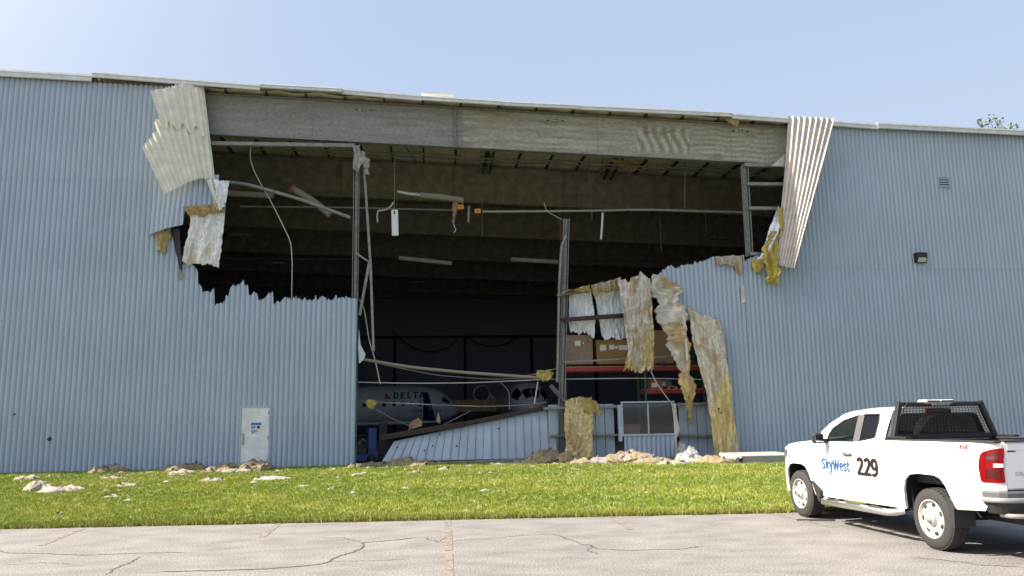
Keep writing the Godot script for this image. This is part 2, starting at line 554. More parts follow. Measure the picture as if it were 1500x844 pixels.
func build_ground():
	var mb = MB.new()
	mb.quad(Vector3(-900, -0.06, 600), Vector3(-900, -0.06, -1500), Vector3(900, -0.06, -1500), Vector3(900, -0.06, 600))
	struct("ground", mb, M.ground)
	mb = MB.new()
	var rows := []
	for i in 2:
		var row := PackedVector3Array()
		for x in [-70.0, 0.0, 70.0]:
			row.append(Vector3(x, -0.0, -29.35 if i == 0 else lot_edge(x) + 0.15))
		rows.append(row)
	mb.grid(rows)
	struct("lawn", mb, M.lawn)
	# parking lot with cracks and worn stall lines
	mb = MB.new()
	rows = [PackedVector3Array(), PackedVector3Array()]
	for i in 140:
		var x = -70.0 + i
		rows[0].append(Vector3(x, 0.012, lot_edge(x) + 0.03 * lumps.get_noise_1d(x * 60.0)))
		rows[1].append(Vector3(x, 0.012, 40.0))
	mb.grid(rows)
	var lot = struct("parking_lot", mb, M.asphalt)
	var paths := [
		[Vector2(-3.05, -11.35), Vector2(-3.50, -11.50), Vector2(-3.96, -11.54), Vector2(-4.57, -11.50), Vector2(-5.29, -11.75), Vector2(-5.81, -11.91), Vector2(-6.10, -12.29)],
		[Vector2(-0.08, -12.13), Vector2(-0.48, -11.90), Vector2(-0.94, -11.75), Vector2(-0.91, -11.35), Vector2(-0.99, -10.99), Vector2(-1.24, -10.60), Vector2(-1.24, -10.41), Vector2(-1.35, -10.21), Vector2(-1.87, -10.05), Vector2(-2.67, -10.08), Vector2(-3.46, -10.11)],
		[Vector2(1.96, -12.02), Vector2(1.54, -11.98), Vector2(0.71, -11.77), Vector2(0.26, -11.62), Vector2(0.11, -11.59), Vector2(-0.08, -12.13)],
		[Vector2(1.86, -12.04), Vector2(2.04, -11.31), Vector2(2.10, -11.01), Vector2(2.21, -10.93), Vector2(2.23, -10.60), Vector2(2.60, -10.42), Vector2(3.32, -10.38), Vector2(3.76, -10.55)],
		[Vector2(-3.82, -11.25), Vector2(-3.79, -10.82), Vector2(-3.83, -10.47), Vector2(-3.79, -10.05)],
		[Vector2(-1.24, -10.41), Vector2(-0.75, -10.32), Vector2(-0.24, -10.35)],
		[Vector2(-5.41, -10.95), Vector2(-4.97, -11.05), Vector2(-4.47, -10.86)],
		[Vector2(-0.94, -11.75), Vector2(-1.30, -12.32), Vector2(-1.60, -12.32)],
		[Vector2(2.21, -10.93), Vector2(2.09, -10.52), Vector2(2.15, -10.21)],
		[Vector2(5.78, -9.30), Vector2(6.07, -9.07), Vector2(6.30, -8.69), Vector2(6.66, -8.50)],
		[Vector2(0.11, -11.59), Vector2(0.27, -12.05), Vector2(0.33, -12.31)],
	]
	var wide := [0.011, 0.018, 0.007, 0.010, 0.012, 0.008, 0.007, 0.006, 0.008, 0.010, 0.007]
	for p in paths.size():
		mb = MB.new()
		var a := PackedVector3Array(); var b := PackedVector3Array()
		var pts := []
		for q in paths[p]: pts.append(Vector3(q.x, 0, q.y))
		for i in 61:
			var t = i / 60.0
			var c = on_path(pts, t)
			var d = (on_path(pts, minf(t + 0.01, 1.0)) - on_path(pts, maxf(t - 0.01, 0.0))).normalized()
			var s = Vector3(-d.z, 0, d.x)
			c += s * 0.05 * lumps.get_noise_2d(t * 900.0, p * 90.0) + s * 0.03 * lumps.get_noise_2d(t * 3000.0, p * 90.0)
			var w = wide[p] * (0.55 + 0.7 * absf(lumps.get_noise_2d(t * 1500.0, p * 40.0 + 7.0))) * smoothstep(0.0, 0.08, t) * smoothstep(0.0, 0.08, 1.0 - t) + 0.002
			c.y = 0.017
			a.append(c + s * w); b.append(c - s * w)
		mb.grid([a, b])
		part(lot, "crack", mb, M.crack)
	for g in [[Vector2(-2.55, -14.31), Vector2(-2.53, -12.52)], [Vector2(0.33, -14.17), Vector2(0.23, -9.30)], [Vector2(3.14, -13.88), Vector2(3.07, -11.65)], [Vector2(5.93, -13.41), Vector2(5.98, -13.04)], [Vector2(-5.78, -14.21), Vector2(-5.66, -12.55)]]:
		var d = (g[1] - g[0]).normalized()
		var s = Vector2(-d.y, d.x) * 0.055
		var e = g[0] + d * (5.2 if absf(g[0].x - g[1].x) < 1.0 and absf(g[0].x) < 2.0 else 1.7)
		mb = MB.new()
		for k in 9:
			var p0 = g[0].lerp(e, k / 9.0 + (0.02 if k % 4 == 2 else 0.0))
			var p1 = g[0].lerp(e, (k + 0.97 - (0.25 if k % 4 == 1 else 0.0)) / 9.0)
			mb.quad(Vector3(p0.x + s.x, 0.0165, p0.y + s.y), Vector3(p0.x - s.x, 0.0165, p0.y - s.y), Vector3(p1.x - s.x, 0.0165, p1.y - s.y), Vector3(p1.x + s.x, 0.0165, p1.y + s.y))
		part(lot, "parking_line", mb, M.paint)

func build_grass():
	# mown grass: one object of many tufts
	var mb = MB.new()
	for k in 7:
		var a = TAU * k / 7.0 + 0.4 * (k % 3)
		var r = 0.012 + 0.009 * (k % 4)
		var base = Vector3(cos(a) * r * 1.6, 0, sin(a) * r * 1.6)
		var lean = Vector3(cos(a * 1.7), 0, sin(a * 1.7)) * (0.018 + 0.014 * (k % 3))
		var h = 0.05 + 0.011 * (k % 4)
		var s = Vector3(-sin(a), 0, cos(a)) * 0.0042
		mb.quad(base - s, base + s, base + lean * 0.5 + Vector3(0, h * 0.62, 0) + s * 0.8, base + lean * 0.5 + Vector3(0, h * 0.62, 0) - s * 0.8)
		mb.tri(base + lean * 0.5 + Vector3(0, h * 0.62, 0) - s * 0.8, base + lean * 0.5 + Vector3(0, h * 0.62, 0) + s * 0.8, base + lean * 1.3 + Vector3(0, h, 0))
	var mm := MultiMesh.new()
	mm.transform_format = MultiMesh.TRANSFORM_3D
	mm.use_colors = true
	mm.mesh = mb.done()
	var N := 150000
	mm.instance_count = N
	for i in N:
		# denser near the lot
		var t = pow(rng.randf(), 1.25)
		var z = lerpf(-13.2, -29.0, t)
		var x = lerpf(-9.5 + (z + 13.5) * 0.62, 10.0 - (z + 13.5) * 0.75, rng.randf())
		var e = lot_edge(x)
		if z > e + 0.02 + 0.06 * lumps.get_noise_1d(x * 130.0):
			z = e - rng.randf() * 0.5
		var patch = lumps.get_noise_2d(x * 22.0, z * 30.0) + 0.5 * lumps.get_noise_2d(x * 110.0, z * 110.0)
		var s = rng.randf_range(0.65, 1.25) * (1.0 + 0.25 * patch) * (1.25 if z > e - 0.25 else 1.0)
		mm.set_instance_transform(i, Transform3D(Basis(Vector3.UP, rng.randf() * TAU).scaled(Vector3(1.2, s, 1.2)), Vector3(x, -0.005, z)))
		var c = Color(0.155, 0.225, 0.032).lerp(Color(0.315, 0.335, 0.065), clampf(0.35 + patch * 0.7 + rng.randf_range(-0.3, 0.3), 0, 1))
		if rng.randf() < 0.10: c = Color(0.52, 0.50, 0.26)
		if z > e - 0.3: c = c.lerp(Color(0.17, 0.15, 0.04), 0.5)
		mm.set_instance_color(i, c)
	var o := MultiMeshInstance3D.new()
	o.name = "grass"
	o.multimesh = mm
	o.material_override = M.blade
	add_child(o)
	tag(o, "mown yellow green grass of the strip between hangar and parking lot", "grass")
	o.set_meta("kind", "stuff")

# ---------------------------------------------------------------- hangar
var hangar: Node3D
func build_hangar():
	hangar = thing("hangar", "large blue corrugated metal hangar with its front wall torn open", "hangar", Vector3(3, 0, WALL_Z))
	var wall_top = func(x): return roof_y(x) - 0.22
	var floor_y = func(_x): return 0.0
	# --- front wall cladding in sheets, the upper course lapping over the lower one
	var torn := [Vector2(-9.44, 8.68), Vector2(-9.21, 7.89), Vector2(-8.98, 7.10), Vector2(-8.95, 7.38), Vector2(-8.66, 7.41), Vector2(-8.40, 7.11), Vector2(-8.37, 6.60), Vector2(-8.24, 6.55), Vector2(-8.21, 6.35), Vector2(-7.91, 6.35), Vector2(-7.81, 6.50), Vector2(-7.76, 5.79), Vector2(-7.70, 5.89), Vector2(-7.46, 5.97), Vector2(-7.28, 6.25), Vector2(-7.25, 6.52), Vector2(-7.15, 6.59), Vector2(-6.92, 6.59), Vector2(-6.86, 6.73), Vector2(-6.78, 6.73), Vector2(-6.71, 6.59), Vector2(-6.61, 6.53), Vector2(-6.56, 6.26), Vector2(-6.48, 6.22), Vector2(-6.41, 6.35), Vector2(-6.27, 6.28), Vector2(-6.21, 6.04), Vector2(-6.04, 6.08), Vector2(-5.92, 6.23), Vector2(-5.71, 6.37), Vector2(-5.67, 5.84), Vector2(-5.57, 6.02), Vector2(-5.45, 5.96), Vector2(-5.28, 6.18), Vector2(-5.16, 6.08), Vector2(-4.96, 6.06), Vector2(-4.88, 6.18), Vector2(-4.81, 6.04), Vector2(-4.72, 6.12), Vector2(-4.64, 6.03), Vector2(-4.56, 6.15), Vector2(-4.48, 6.02), Vector2(-4.23, 6.04), Vector2(-4.17, 6.19), Vector2(-4.10, 6.03), Vector2(-3.94, 6.21), Vector2(-3.73, 6.04), Vector2(-3.55, 6.04), Vector2(-3.43, 6.19), Vector2(-3.36, 6.10), Vector2(-3.06, 6.14), Vector2(-2.71, 6.10), Vector2(-2.56, 6.04)]
	var x_left := -26.0
	var xt = torn[0].x
	var xr: float = -2.66
	var jag = func(x): return 0.16 * maxf(0.0, lumps.get_noise_1d(x * 900.0)) + 0.05 * lumps.get_noise_1d(x * 2600.0) - 0.03
	var lap_l := 10.64
	var mb = MB.new(true)
	sheet(mb, x_left, xt, func(_x): return lap_l, floor_y, 9)
	part(hangar, "wall_cladding", mb, M.wall_low)
	mb = MB.new(true)
	var door_x0 := -6.66; var door_x1 := -5.70; var door_top := 2.14
	sheet(mb, xt, door_x0 - 0.03, func(x): return along(torn, x) + jag.call(x), floor_y, 7)
	sheet(mb, door_x0 - 0.03, door_x1 + 0.03, func(x): return along(torn, x) + jag.call(x), func(_x): return door_top + 0.03, 5)
	sheet(mb, door_x1 + 0.03, xr, func(x): return along(torn, x) + jag.call(x), floor_y, 7)
	part(hangar, "wall_cladding", mb, M.wall_low, "torn wall panel with a ragged top edge beside the opening")
	mb = MB.new(true)
	sheet(mb, x_left, xt, wall_top, func(_x): return lap_l - 0.12, 3, func(_x, _y): return 0.007)
	part(hangar, "wall_cladding", mb, M.wall)
	mb = MB.new(true)
	var hole_top: float = -8.47
	sheet(mb, xt, hole_top, wall_top, func(_x): return lap_l - 0.12, 3, func(_x, _y): return 0.007)
	part(hangar, "wall_cladding", mb, M.wall)
	# the flap of torn wall that bulges outwards under the peeled sheet
	mb = MB.new(true)
	var flap_bot := [Vector2(-10.22, 8.43), Vector2(-9.58, 8.59), Vector2(-8.92, 8.77), Vector2(-8.94, 9.44), Vector2(-8.19, 9.55), Vector2(-7.80, 9.58)]
	var fx0 = flap_bot[0].x
	sheet(mb, fx0, flap_bot[-1].x, func(_x): return lap_l + 0.1, func(x): return along(flap_bot, x) - 0.02 * absf(sin(x * 50.0)), 10, func(x, y): return 0.03 + 0.33 * smoothstep(lap_l, lap_l - 2.3, y) * smoothstep(fx0 - 0.2, fx0 + 0.9, x) + 0.05 * lumps.get_noise_2d(x * 60.0, y * 40.0))
	part(hangar, "torn_wall_flap", mb, M.wall, "flap of blue wall bent outwards over a dark gap")
	mb = MB.new()
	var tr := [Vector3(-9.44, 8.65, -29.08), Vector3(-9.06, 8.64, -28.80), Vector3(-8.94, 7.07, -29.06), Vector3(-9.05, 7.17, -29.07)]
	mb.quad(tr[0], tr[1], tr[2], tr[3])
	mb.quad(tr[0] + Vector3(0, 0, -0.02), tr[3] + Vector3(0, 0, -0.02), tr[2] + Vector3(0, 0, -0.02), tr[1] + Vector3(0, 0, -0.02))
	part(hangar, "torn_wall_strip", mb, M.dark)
	# small bent ear on the opening's edge
	mb = MB.new()
	var ear := [Vector3(-2.57, 4.94, -29.08), Vector3(-2.50, 4.36, -29.05), Vector3(-2.31, 3.99, -28.94), Vector3(-2.37, 3.81, -28.96), Vector3(-2.55, 3.66, -29.07), Vector3(-2.59, 4.29, -29.08)]
	mb.fan(ear)
	part(hangar, "torn_wall_strip", mb, M.wall)
	# right of the opening
	var rtop := [Vector2(8.93, 7.10), Vector2(8.98, 7.07), Vector2(9.07, 7.18), Vector2(9.26, 7.32), Vector2(9.41, 7.41), Vector2(9.51, 7.32), Vector2(9.62, 7.25), Vector2(9.85, 7.41), Vector2(10.20, 7.43), Vector2(10.37, 7.49), Vector2(10.71, 7.58), Vector2(10.94, 7.68), Vector2(11.08, 7.76), Vector2(11.27, 7.63), Vector2(11.43, 7.55), Vector2(11.82, 7.52), Vector2(12.24, 7.63), Vector2(12.35, 7.55), Vector2(12.67, 7.69), Vector2(12.87, 7.80), Vector2(13.22, 7.53), Vector2(13.64, 7.42), Vector2(13.72, 8.19)]
	var rbot := [Vector2(8.92, 7.02), Vector2(9.15, 6.75), Vector2(9.78, 5.68), Vector2(9.81, 5.25), Vector2(11.11, 5.03), Vector2(11.28, 4.98), Vector2(11.42, 2.82), Vector2(11.58, 0.24)]
	var xh: float = 13.89
	var xb = rbot[-1].x
	mb = MB.new(true)
	sheet(mb, rbot[0].x, xb, func(x): return along(rtop, x) + jag.call(x), func(x): return along(rbot, x), 8)
	part(hangar, "wall_cladding", mb, M.wall_low, "torn wall panel behind the hanging insulation")
	var lap_r := 7.38
	var seam: float = 12.35
	mb = MB.new(true)
	sheet(mb, xb, seam, func(x): return along(rtop, x) + jag.call(x), floor_y, 6)
	part(hangar, "wall_cladding", mb, M.wall_low)
	mb = MB.new(true)
	sheet(mb, seam, xh, func(x): return along(rtop, x) + jag.call(x), floor_y, 6, func(_x, _y): return 0.012)
	part(hangar, "wall_cladding", mb, M.wall_low)
	mb = MB.new(true)
	sheet(mb, xh, 31.0, func(_x): return lap_r, floor_y, 7, func(_x, _y): return 0.0)
	part(hangar, "wall_cladding", mb, M.wall_low)
	mb = MB.new(true)
	var slant := [Vector2(13.81, 7.53), Vector2(14.70, 9.88), Vector2(15.69, 13.60)]
	sheet(mb, slant[0].x, slant[2].x, func(x): return minf(along(slant, x) + jag.call(x), wall_top.call(x)), func(_x): return lap_r - 0.1, 5, func(_x, _y): return 0.008)
	sheet(mb, slant[2].x, 31.0, wall_top, func(_x): return lap_r - 0.1, 5, func(_x, _y): return 0.008)
	part(hangar, "wall_cladding", mb, M.wall)
	# pale joint strip torn open at the sheet seam
	mb = MB.new()
	mb.box(Vector3(seam, 6.2, WALL_Z + 0.035), Vector3(0.05, 3.2, 0.02), Basis.IDENTITY, 0.005)
	part(hangar, "joint_strip", mb, M.wall)
	mb = MB.new()
	mb.prism([Vector2(12.16, 6.53), Vector2(12.30, 6.59), Vector2(12.31, 5.91), Vector2(12.14, 5.86)], Transform3D(Basis.IDENTITY, Vector3(0, 0, WALL_Z + 0.04)), 0.02)
	part(hangar, "joint_strip", mb, M.sheet_white)
	# fastener rows, too small to pick apart
	mb = MB.new()
	for yy in [1.6, 3.4, 5.3, 7.25, 9.1, 10.7, 12.2]:
		var x := -25.9
		while x < 30.9:
			var xx = roundf(x / PITCH) * PITCH
			var ok = xx < xt or xx > xh or (xx < xr and yy < along(torn, xx) - 0.1 and not (xx > door_x0 - 0.1 and xx < door_x1 + 0.1 and yy < door_top)) or (xx > xb and yy < along(rtop, xx) - 0.1)
			if ok and yy < roof_y(xx) - 0.4:
				mb.box(Vector3(xx, yy + 0.006 * sin(xx * 40.0), WALL_Z + 0.024), Vector3(0.022, 0.022, 0.012))
			x += PITCH * 2.0
	var screws = part(hangar, "screw", mb, M.trim_dark)
	screws.set_meta("kind", "stuff")
	# dents and dark punctures
	mb = MB.new()
	mb.box(Vector3(-13.11, 1.16, -29.08), Vector3(0.14, 0.12, 0.05), Basis(Vector3.BACK, 0.6), 0.02)
	part(hangar, "puncture", mb, M.dark)
	mb = MB.new()
	mb.box(Vector3(-14.32, 2.02, -29.08), Vector3(0.10, 0.05, 0.05), Basis(Vector3.BACK, 0.3), 0.015)
	part(hangar, "puncture", mb, M.dark)
	build_edge_trim()
	build_peeled_sheets()
	build_door_and_fixtures(door_x0, door_x1, door_top)
	build_frames()
	build_lower_wall()

func build_edge_trim():
	# rake trim along the roof edge in separate, partly lifted lengths: two ends of the top edge and the height of the face
	var runs := [
		[Vector3(-21.76, 14.81, -28.90), Vector3(-12.49, 14.50, -28.90), 0.27],
		[Vector3(-12.47, 14.58, -28.80), Vector3(-6.36, 14.22, -28.76), 0.22],
		[Vector3(-6.37, 14.29, -28.78), Vector3(-3.31, 14.17, -28.72), 0.17],
		[Vector3(-3.32, 14.20, -28.86), Vector3(-0.28, 14.01, -28.86), 0.22],
		[Vector3(-0.28, 14.02, -28.88), Vector3(2.82, 13.86, -28.78), 0.20],
		[Vector3(2.83, 13.88, -28.88), Vector3(5.88, 13.78, -28.80), 0.19],
		[Vector3(5.90, 13.80, -28.88), Vector3(12.15, 13.64, -28.84), 0.20],
		[Vector3(12.18, 13.61, -28.90), Vector3(18.43, 13.30, -28.90), 0.22],
		[Vector3(18.37, 13.35, -28.84), Vector3(29.20, 13.06, -28.80), 0.25],
	]
	for r in runs:
		var mb = MB.new()
		var a: Vector3 = r[0]; var b: Vector3 = r[1]
		var h: float = r[2]
		var d = (b - a).normalized()
		var up = Vector3(-d.y, d.x, 0)
		# section: top leg back over the roof, stepped face, bottom lip
		var sec := [Vector2(-0.36, -0.015), Vector2(-0.36, 0.0), Vector2(0.0, 0.0), Vector2(0.012, -h * 0.28), Vector2(-0.012, -h * 0.34), Vector2(0.004, -h * 0.93), Vector2(-0.03, -h), Vector2(-0.05, -h), Vector2(-0.02, -h * 0.88), Vector2(-0.035, -h * 0.3), Vector2(-0.03, -0.015)]
		var basis = Basis(Vector3(0, 0, 1), up, d)
		mb.prism(sec, Transform3D(basis, a), a.distance_to(b))
		part(hangar, "edge_trim", mb, M.trim)
	# insulation ends showing under lifted trim
	for e in [[131.0, 300.0, 3], [1290.0, 1500.0, 4]]:
		pass
	var cols := [Color(0.34, 0.26, 0.15), Color(0.22, 0.18, 0.13)]
	var spans := [[Vector2(-12.52, 14.49), Vector2(-8.71, 14.22)], [Vector2(18.60, 13.18), Vector2(26.87, 12.92)]]
	for s in spans:
		var mb = MB.new(true)
		var rows := [PackedVector3Array(), PackedVector3Array(), PackedVector3Array(), PackedVector3Array()]
		var cc := [PackedColorArray(), PackedColorArray(), PackedColorArray(), PackedColorArray()]
		var n = int((s[1].x - s[0].x) / 0.02)
		for i in n + 1:
			var x = lerpf(s[0].x, s[1].x, float(i) / n)
			var top = roof_y(x) - 0.03
			var bulge = 0.04 + 0.03 * cos(TAU * x / PITCH) + 0.02 * lumps.get_noise_1d(x * 900.0)
			var lo = roof_y(x) - 0.24 - 0.03 * absf(lumps.get_noise_1d(x * 700.0))
			var k = clampf(0.5 + lumps.get_noise_1d(x * 800.0), 0, 1)
			for r in 4:
				var z = WALL_Z + [0.02, bulge, bulge + 0.01, 0.0][r]
				rows[r].append(Vector3(x, lerpf(top, lo, r / 3.0), z))
				cc[r].append(cols[0].lerp(cols[1], k) * (0.7 + 0.5 * absf(lumps.get_noise_2d(x * 1500.0, r * 60.0))))
		mb.grid(rows, cc)
		part(hangar, "insulation_edge", mb, M.fiber)
	# roof sheet, closed above and below
	var mb = MB.new()
	var a := PackedVector3Array(); var b := PackedVector3Array()
	for x in [-26.0, 31.0]:
		a.append(Vector3(x, roof_y(x) - 0.02, WALL_Z - 0.02)); b.append(Vector3(x, roof_y(x) - 0.02, -74.3))
	mb.grid([a, b])
	part(hangar, "roof", mb, M.trim)
	# a curl of lifted roof edge
	mb = MB.new()
	mb.bar(Vector3(-0.31, 14.34, -29.60), Vector3(0.96, 14.30, -29.60), 0.4, 0.05)
	part(hangar, "roof_flap", mb, M.sheet_back)
	# blanket insulation hung under the roof, sagging between purlins
	mb = MB.new(true)
	var rows := []
	for iz in 24:
		var row := PackedVector3Array()
		var z = lerpf(WALL_Z - 0.1, -74.2, pow(iz / 23.0, 1.4))
		for ix in 229:
			var x = -26.0 + ix * 0.25
			var ph = fposmod(x - 0.25, 1.5) / 1.5
			var sag = 0.09 * sin(PI * ph) + 0.05 * lumps.get_noise_2d(x * 40.0, z * 40.0)
			row.append(Vector3(x, roof_y(x) - 0.05 - maxf(sag, 0.0), z))
		rows.append(row)
	mb.grid(rows)
	part(hangar, "ceiling_insulation", mb, M.ceiling)

func peel(rows_fn: Callable, nu: int, nv: int, period: float, amp: float) -> ArrayMesh:
	# a torn sheet: rows_fn(u, v) gives the surface, ribs run along v
	var mb = MB.new(true)
	var rows := []; var back := []
	for i in nu + 1:
		var row := PackedVector3Array(); var rb := PackedVector3Array()
		for j in nv + 1:
			var u = float(i) / nu; var v = float(j) / nv
			var p: Vector3 = rows_fn.call(u, v)
			var du = rows_fn.call(minf(u + 0.01, 1.0), v) - rows_fn.call(maxf(u - 0.01, 0.0), v)
			var dv = rows_fn.call(u, minf(v + 0.01, 1.0)) - rows_fn.call(u, maxf(v - 0.01, 0.0))
			var n = du.cross(dv).normalized()
			if n.z < 0: n = -n
			var ph = u / period
			var c = cos(TAU * ph)
			var q = p + n * amp * (1.45 * c - 0.45 * c * c * c) + n * 0.02 * lumps.get_noise_2d(u * 300.0, v * 300.0)
			row.append(q); rb.append(q - n * 0.006)
		rows.append(row); back.append(rb)
	mb.grid(rows); mb.grid(back)
	return mb.done()

func build_peeled_sheets():
	# sheet torn from the opening and folded back over the wall on its sunless side: hinge at u = 1
	var lt := Vector3(-11.55, 13.95, -28.25); var lb := Vector3(-9.48, 9.77, -28.35)
	var rt := Vector3(-8.51, 14.37, -29.00); var rb := Vector3(-7.82, 9.97, -28.98)
	var y_top: Array = [Vector2(0, 0.582), Vector2(0.02, 0.58), Vector2(0.1, 0.545), Vector2(0.21, 0.50), Vector2(0.22, 0.475), Vector2(0.30, 0.45), Vector2(0.305, 0.38), Vector2(0.36, 0.345), Vector2(0.40, 0.37), Vector2(0.401, 0.11), Vector2(0.55, 0.085), Vector2(0.75, 0.03), Vector2(1.0, 0.02)]
	var y_bot: Array = [Vector2(0, 1.0), Vector2(0.1, 0.985), Vector2(0.35, 0.94), Vector2(0.6, 0.89), Vector2(0.75, 0.865), Vector2(0.86, 0.87), Vector2(1.0, 0.865)]
	var f = func(u: float, v: float) -> Vector3:
		var t = lerpf(along(y_top, u) + 0.008 * sin(u * 160.0), along(y_bot, u) + 0.006 * sin(u * 130.0), v)
		var p = lt.lerp(lb, t).lerp(rt.lerp(rb, t), u)
		p.z += 0.22 * sin(PI * u) * (1.0 - 0.4 * t)
		return p
	var o = part(hangar, "peeled_sheet", peel(f, 150, 26, 0.087, 0.026), M.sheet_back, "large cream backed sheet folded back beside the roof beam")
	# narrow tail of the same sheet
	var st := [Vector3(-8.16, 10.46, -28.80), Vector3(-7.90, 10.56, -28.94), Vector3(-7.58, 9.43, -28.90), Vector3(-7.73, 9.31, -28.76)]
	var g = func(u: float, v: float) -> Vector3:
		return st[0].lerp(st[3], v).lerp(st[1].lerp(st[2], v), u) + Vector3(0, 0, 0.05 * sin(PI * u))
	part(o, "torn_strip", peel(g, 24, 10, 0.5, 0.03), M.sheet_back)
	# second layer with its own torn edge, over the first
	var h = func(u: float, v: float) -> Vector3:
		var uu = lerpf(0.40, 0.98, u)
		var t = lerpf(0.05 + 0.05 * (1.0 - u), 0.40 + 0.04 * sin(u * 23.0) + 0.07 * u, v)
		var p = lt.lerp(lb, t).lerp(rt.lerp(rb, t), uu)
		p.z += 0.22 * sin(PI * uu) * (1.0 - 0.4 * t) + 0.03 + 0.02 * v
		return p
	part(o, "torn_strip", peel(h, 90, 14, 0.15, 0.022), M.sheet_back)
	# the sunlit one: hinge at u = 0
	var slt := Vector3(14.43, 13.44, -28.65); var srt := Vector3(16.18, 13.22, -28.25)
	var slb := Vector3(13.51, 7.39, -28.95); var srb := Vector3(14.09, 7.15, -28.40)
	var k = func(u: float, v: float) -> Vector3:
		var p = slt.lerp(slb, v).lerp(srt.lerp(srb, v), u)
		p.x += 0.10 * sin(PI * v) * (1.0 - u)
		p.z += 0.03 * sin(PI * u) + 0.04 * lumps.get_noise_2d(u * 60.0, v * 80.0)
		p.y += 0.02 * sin(u * 75.0) * (1.0 - v)
		return p
	part(hangar, "peeled_sheet", peel(k, 110, 34, 0.1235, 0.034), M.sheet_white, "tall sunlit sheet folded over the wall with a diagonal shadow")
	# a torn corner of flashing beside it
	var mb = MB.new()
	mb.tri(Vector3(13.80, 11.49, -29.08), Vector3(14.35, 11.98, -29.05), Vector3(14.32, 11.47, -29.07))
	mb.tri(Vector3(13.81, 11.50, -29.10), Vector3(14.33, 11.47, -29.09), Vector3(14.36, 11.99, -29.07))
	part(hangar, "torn_flashing", mb, M.sheet_white)

func build_door_and_fixtures(x0: float, x1: float, top: float):
	var mb = MB.new()
	mb.box(Vector3((x0 + x1) / 2, top / 2, WALL_Z + 0.0), Vector3(x1 - x0, top, 0.05), Basis.IDENTITY, 0.006)
	var door = part(hangar, "door", mb, M.door, "white steel personnel door with a notice on it")
	mb = MB.new()
	for b in [[Vector3(x0 - 0.03, top / 2, 0), Vector3(0.06, top, 0.10)], [Vector3(x1 + 0.03, top / 2, 0), Vector3(0.06, top, 0.10)], [Vector3((x0 + x1) / 2, top + 0.03, 0), Vector3(x1 - x0 + 0.12, 0.06, 0.10)]]:
		mb.box(b[0] + Vector3(0, 0, WALL_Z), b[1], Basis.IDENTITY, 0.006)
	part(door, "door_frame", mb, M.wall)
	mb = MB.new()
	mb.box(Vector3(x0 + 0.085, 1.02, WALL_Z + 0.032), Vector3(0.075, 0.42, 0.012), Basis.IDENTITY, 0.004)
	mb.box(Vector3(x0 + 0.085, 1.0, WALL_Z + 0.06), Vector3(0.035, 0.22, 0.02), Basis.IDENTITY, 0.008)
	part(door, "door_handle", mb, mat(lin(0.42, 0.38, 0.36), 0.4, {metal = 0.6}))
	for y in [0.25, 1.05, 1.95]:
		mb = MB.new()
		mb.box(Vector3(x1 - 0.01, y, WALL_Z + 0.034), Vector3(0.03, 0.13, 0.02), Basis.IDENTITY, 0.004)
		part(door, "hinge", mb, M.trim_dark)
	# notice printed on the door
	var cx = (x0 + x1) / 2 + 0.04
	var ink = mat(lin(0.06, 0.10, 0.22), 0.7)
	mb = MB.new()
	mb.box(Vector3(cx, 1.55, WALL_Z + 0.027), Vector3(0.36, 0.09, 0.003))
	part(door, "notice_header", mb, mat(lin(0.05, 0.16, 0.42), 0.6))
	mb = MB.new()
	for b in [[-0.10, 1.465, 0.15], [-0.09, 1.43, 0.17], [-0.11, 1.395, 0.12], [-0.06, 1.33, 0.24], [-0.05, 1.29, 0.24], [-0.09, 1.25, 0.14], [-0.12, 1.215, 0.06], [0.02, 1.215, 0.05]]:
		mb.box(Vector3(cx + b[0], b[1], WALL_Z + 0.027), Vector3(b[2], 0.022, 0.003))
	part(door, "notice_text", mb, ink)
	mb = MB.new()
	mb.lathe([Vector2(0, 0), Vector2(0.055, 0), Vector2(0.055, 0.004), Vector2(0, 0.004)], Vector3(cx + 0.08, 1.43, WALL_Z + 0.025), Vector3.BACK, 16)
	part(door, "notice_symbol", mb, M.black)
	# louvred vent
	var va := Vector3(21.16, 10.91, -29.07)
	mb = MB.new()
	for e in [[0, 0.21, 0.50, 0.03], [0, -0.21, 0.50, 0.03], [-0.235, 0, 0.03, 0.44], [0.235, 0, 0.03, 0.44]]:
		mb.box(va + Vector3(e[0], e[1], 0.01), Vector3(e[2], e[3], 0.05), Basis.IDENTITY, 0.006)
	var vent = part(hangar, "wall_vent", mb, M.wall, "small louvred vent high on the wall")
	mb = MB.new()
	mb.box(va, Vector3(0.46, 0.40, 0.012))
	part(vent, "backing", mb, M.black)
	for k in 4:
		mb = MB.new()
		mb.box(va + Vector3(0, 0.145 - k * 0.10, 0.022), Vector3(0.44, 0.075, 0.012), Basis(Vector3.RIGHT, -0.6))
		part(vent, "slat", mb, M.wall)
	# floodlight, unlit
	var la := Vector3(19.74, 7.70, -29.07)
	mb = MB.new()
	var t = Transform3D(Basis(Vector3(0, 0, 1), Vector3.UP, Vector3.LEFT), la + Vector3(0.22, -0.2, 0))
	mb.prism([Vector2(0, 0), Vector2(0.10, 0.0), Vector2(0.22, 0.20), Vector2(0.24, 0.40), Vector2(0, 0.40)], t, 0.44)
	var lamp = part(hangar, "floodlight", mb, M.black, "black wall floodlight below the vent")
	mb = MB.new()
	mb.quad(la + Vector3(-0.17, -0.18, 0.135), la + Vector3(0.17, -0.18, 0.135), la + Vector3(0.17, -0.01, 0.238), la + Vector3(-0.17, -0.01, 0.238))
	part(lamp, "lens", mb, mat(lin(0.55, 0.55, 0.5), 0.25))

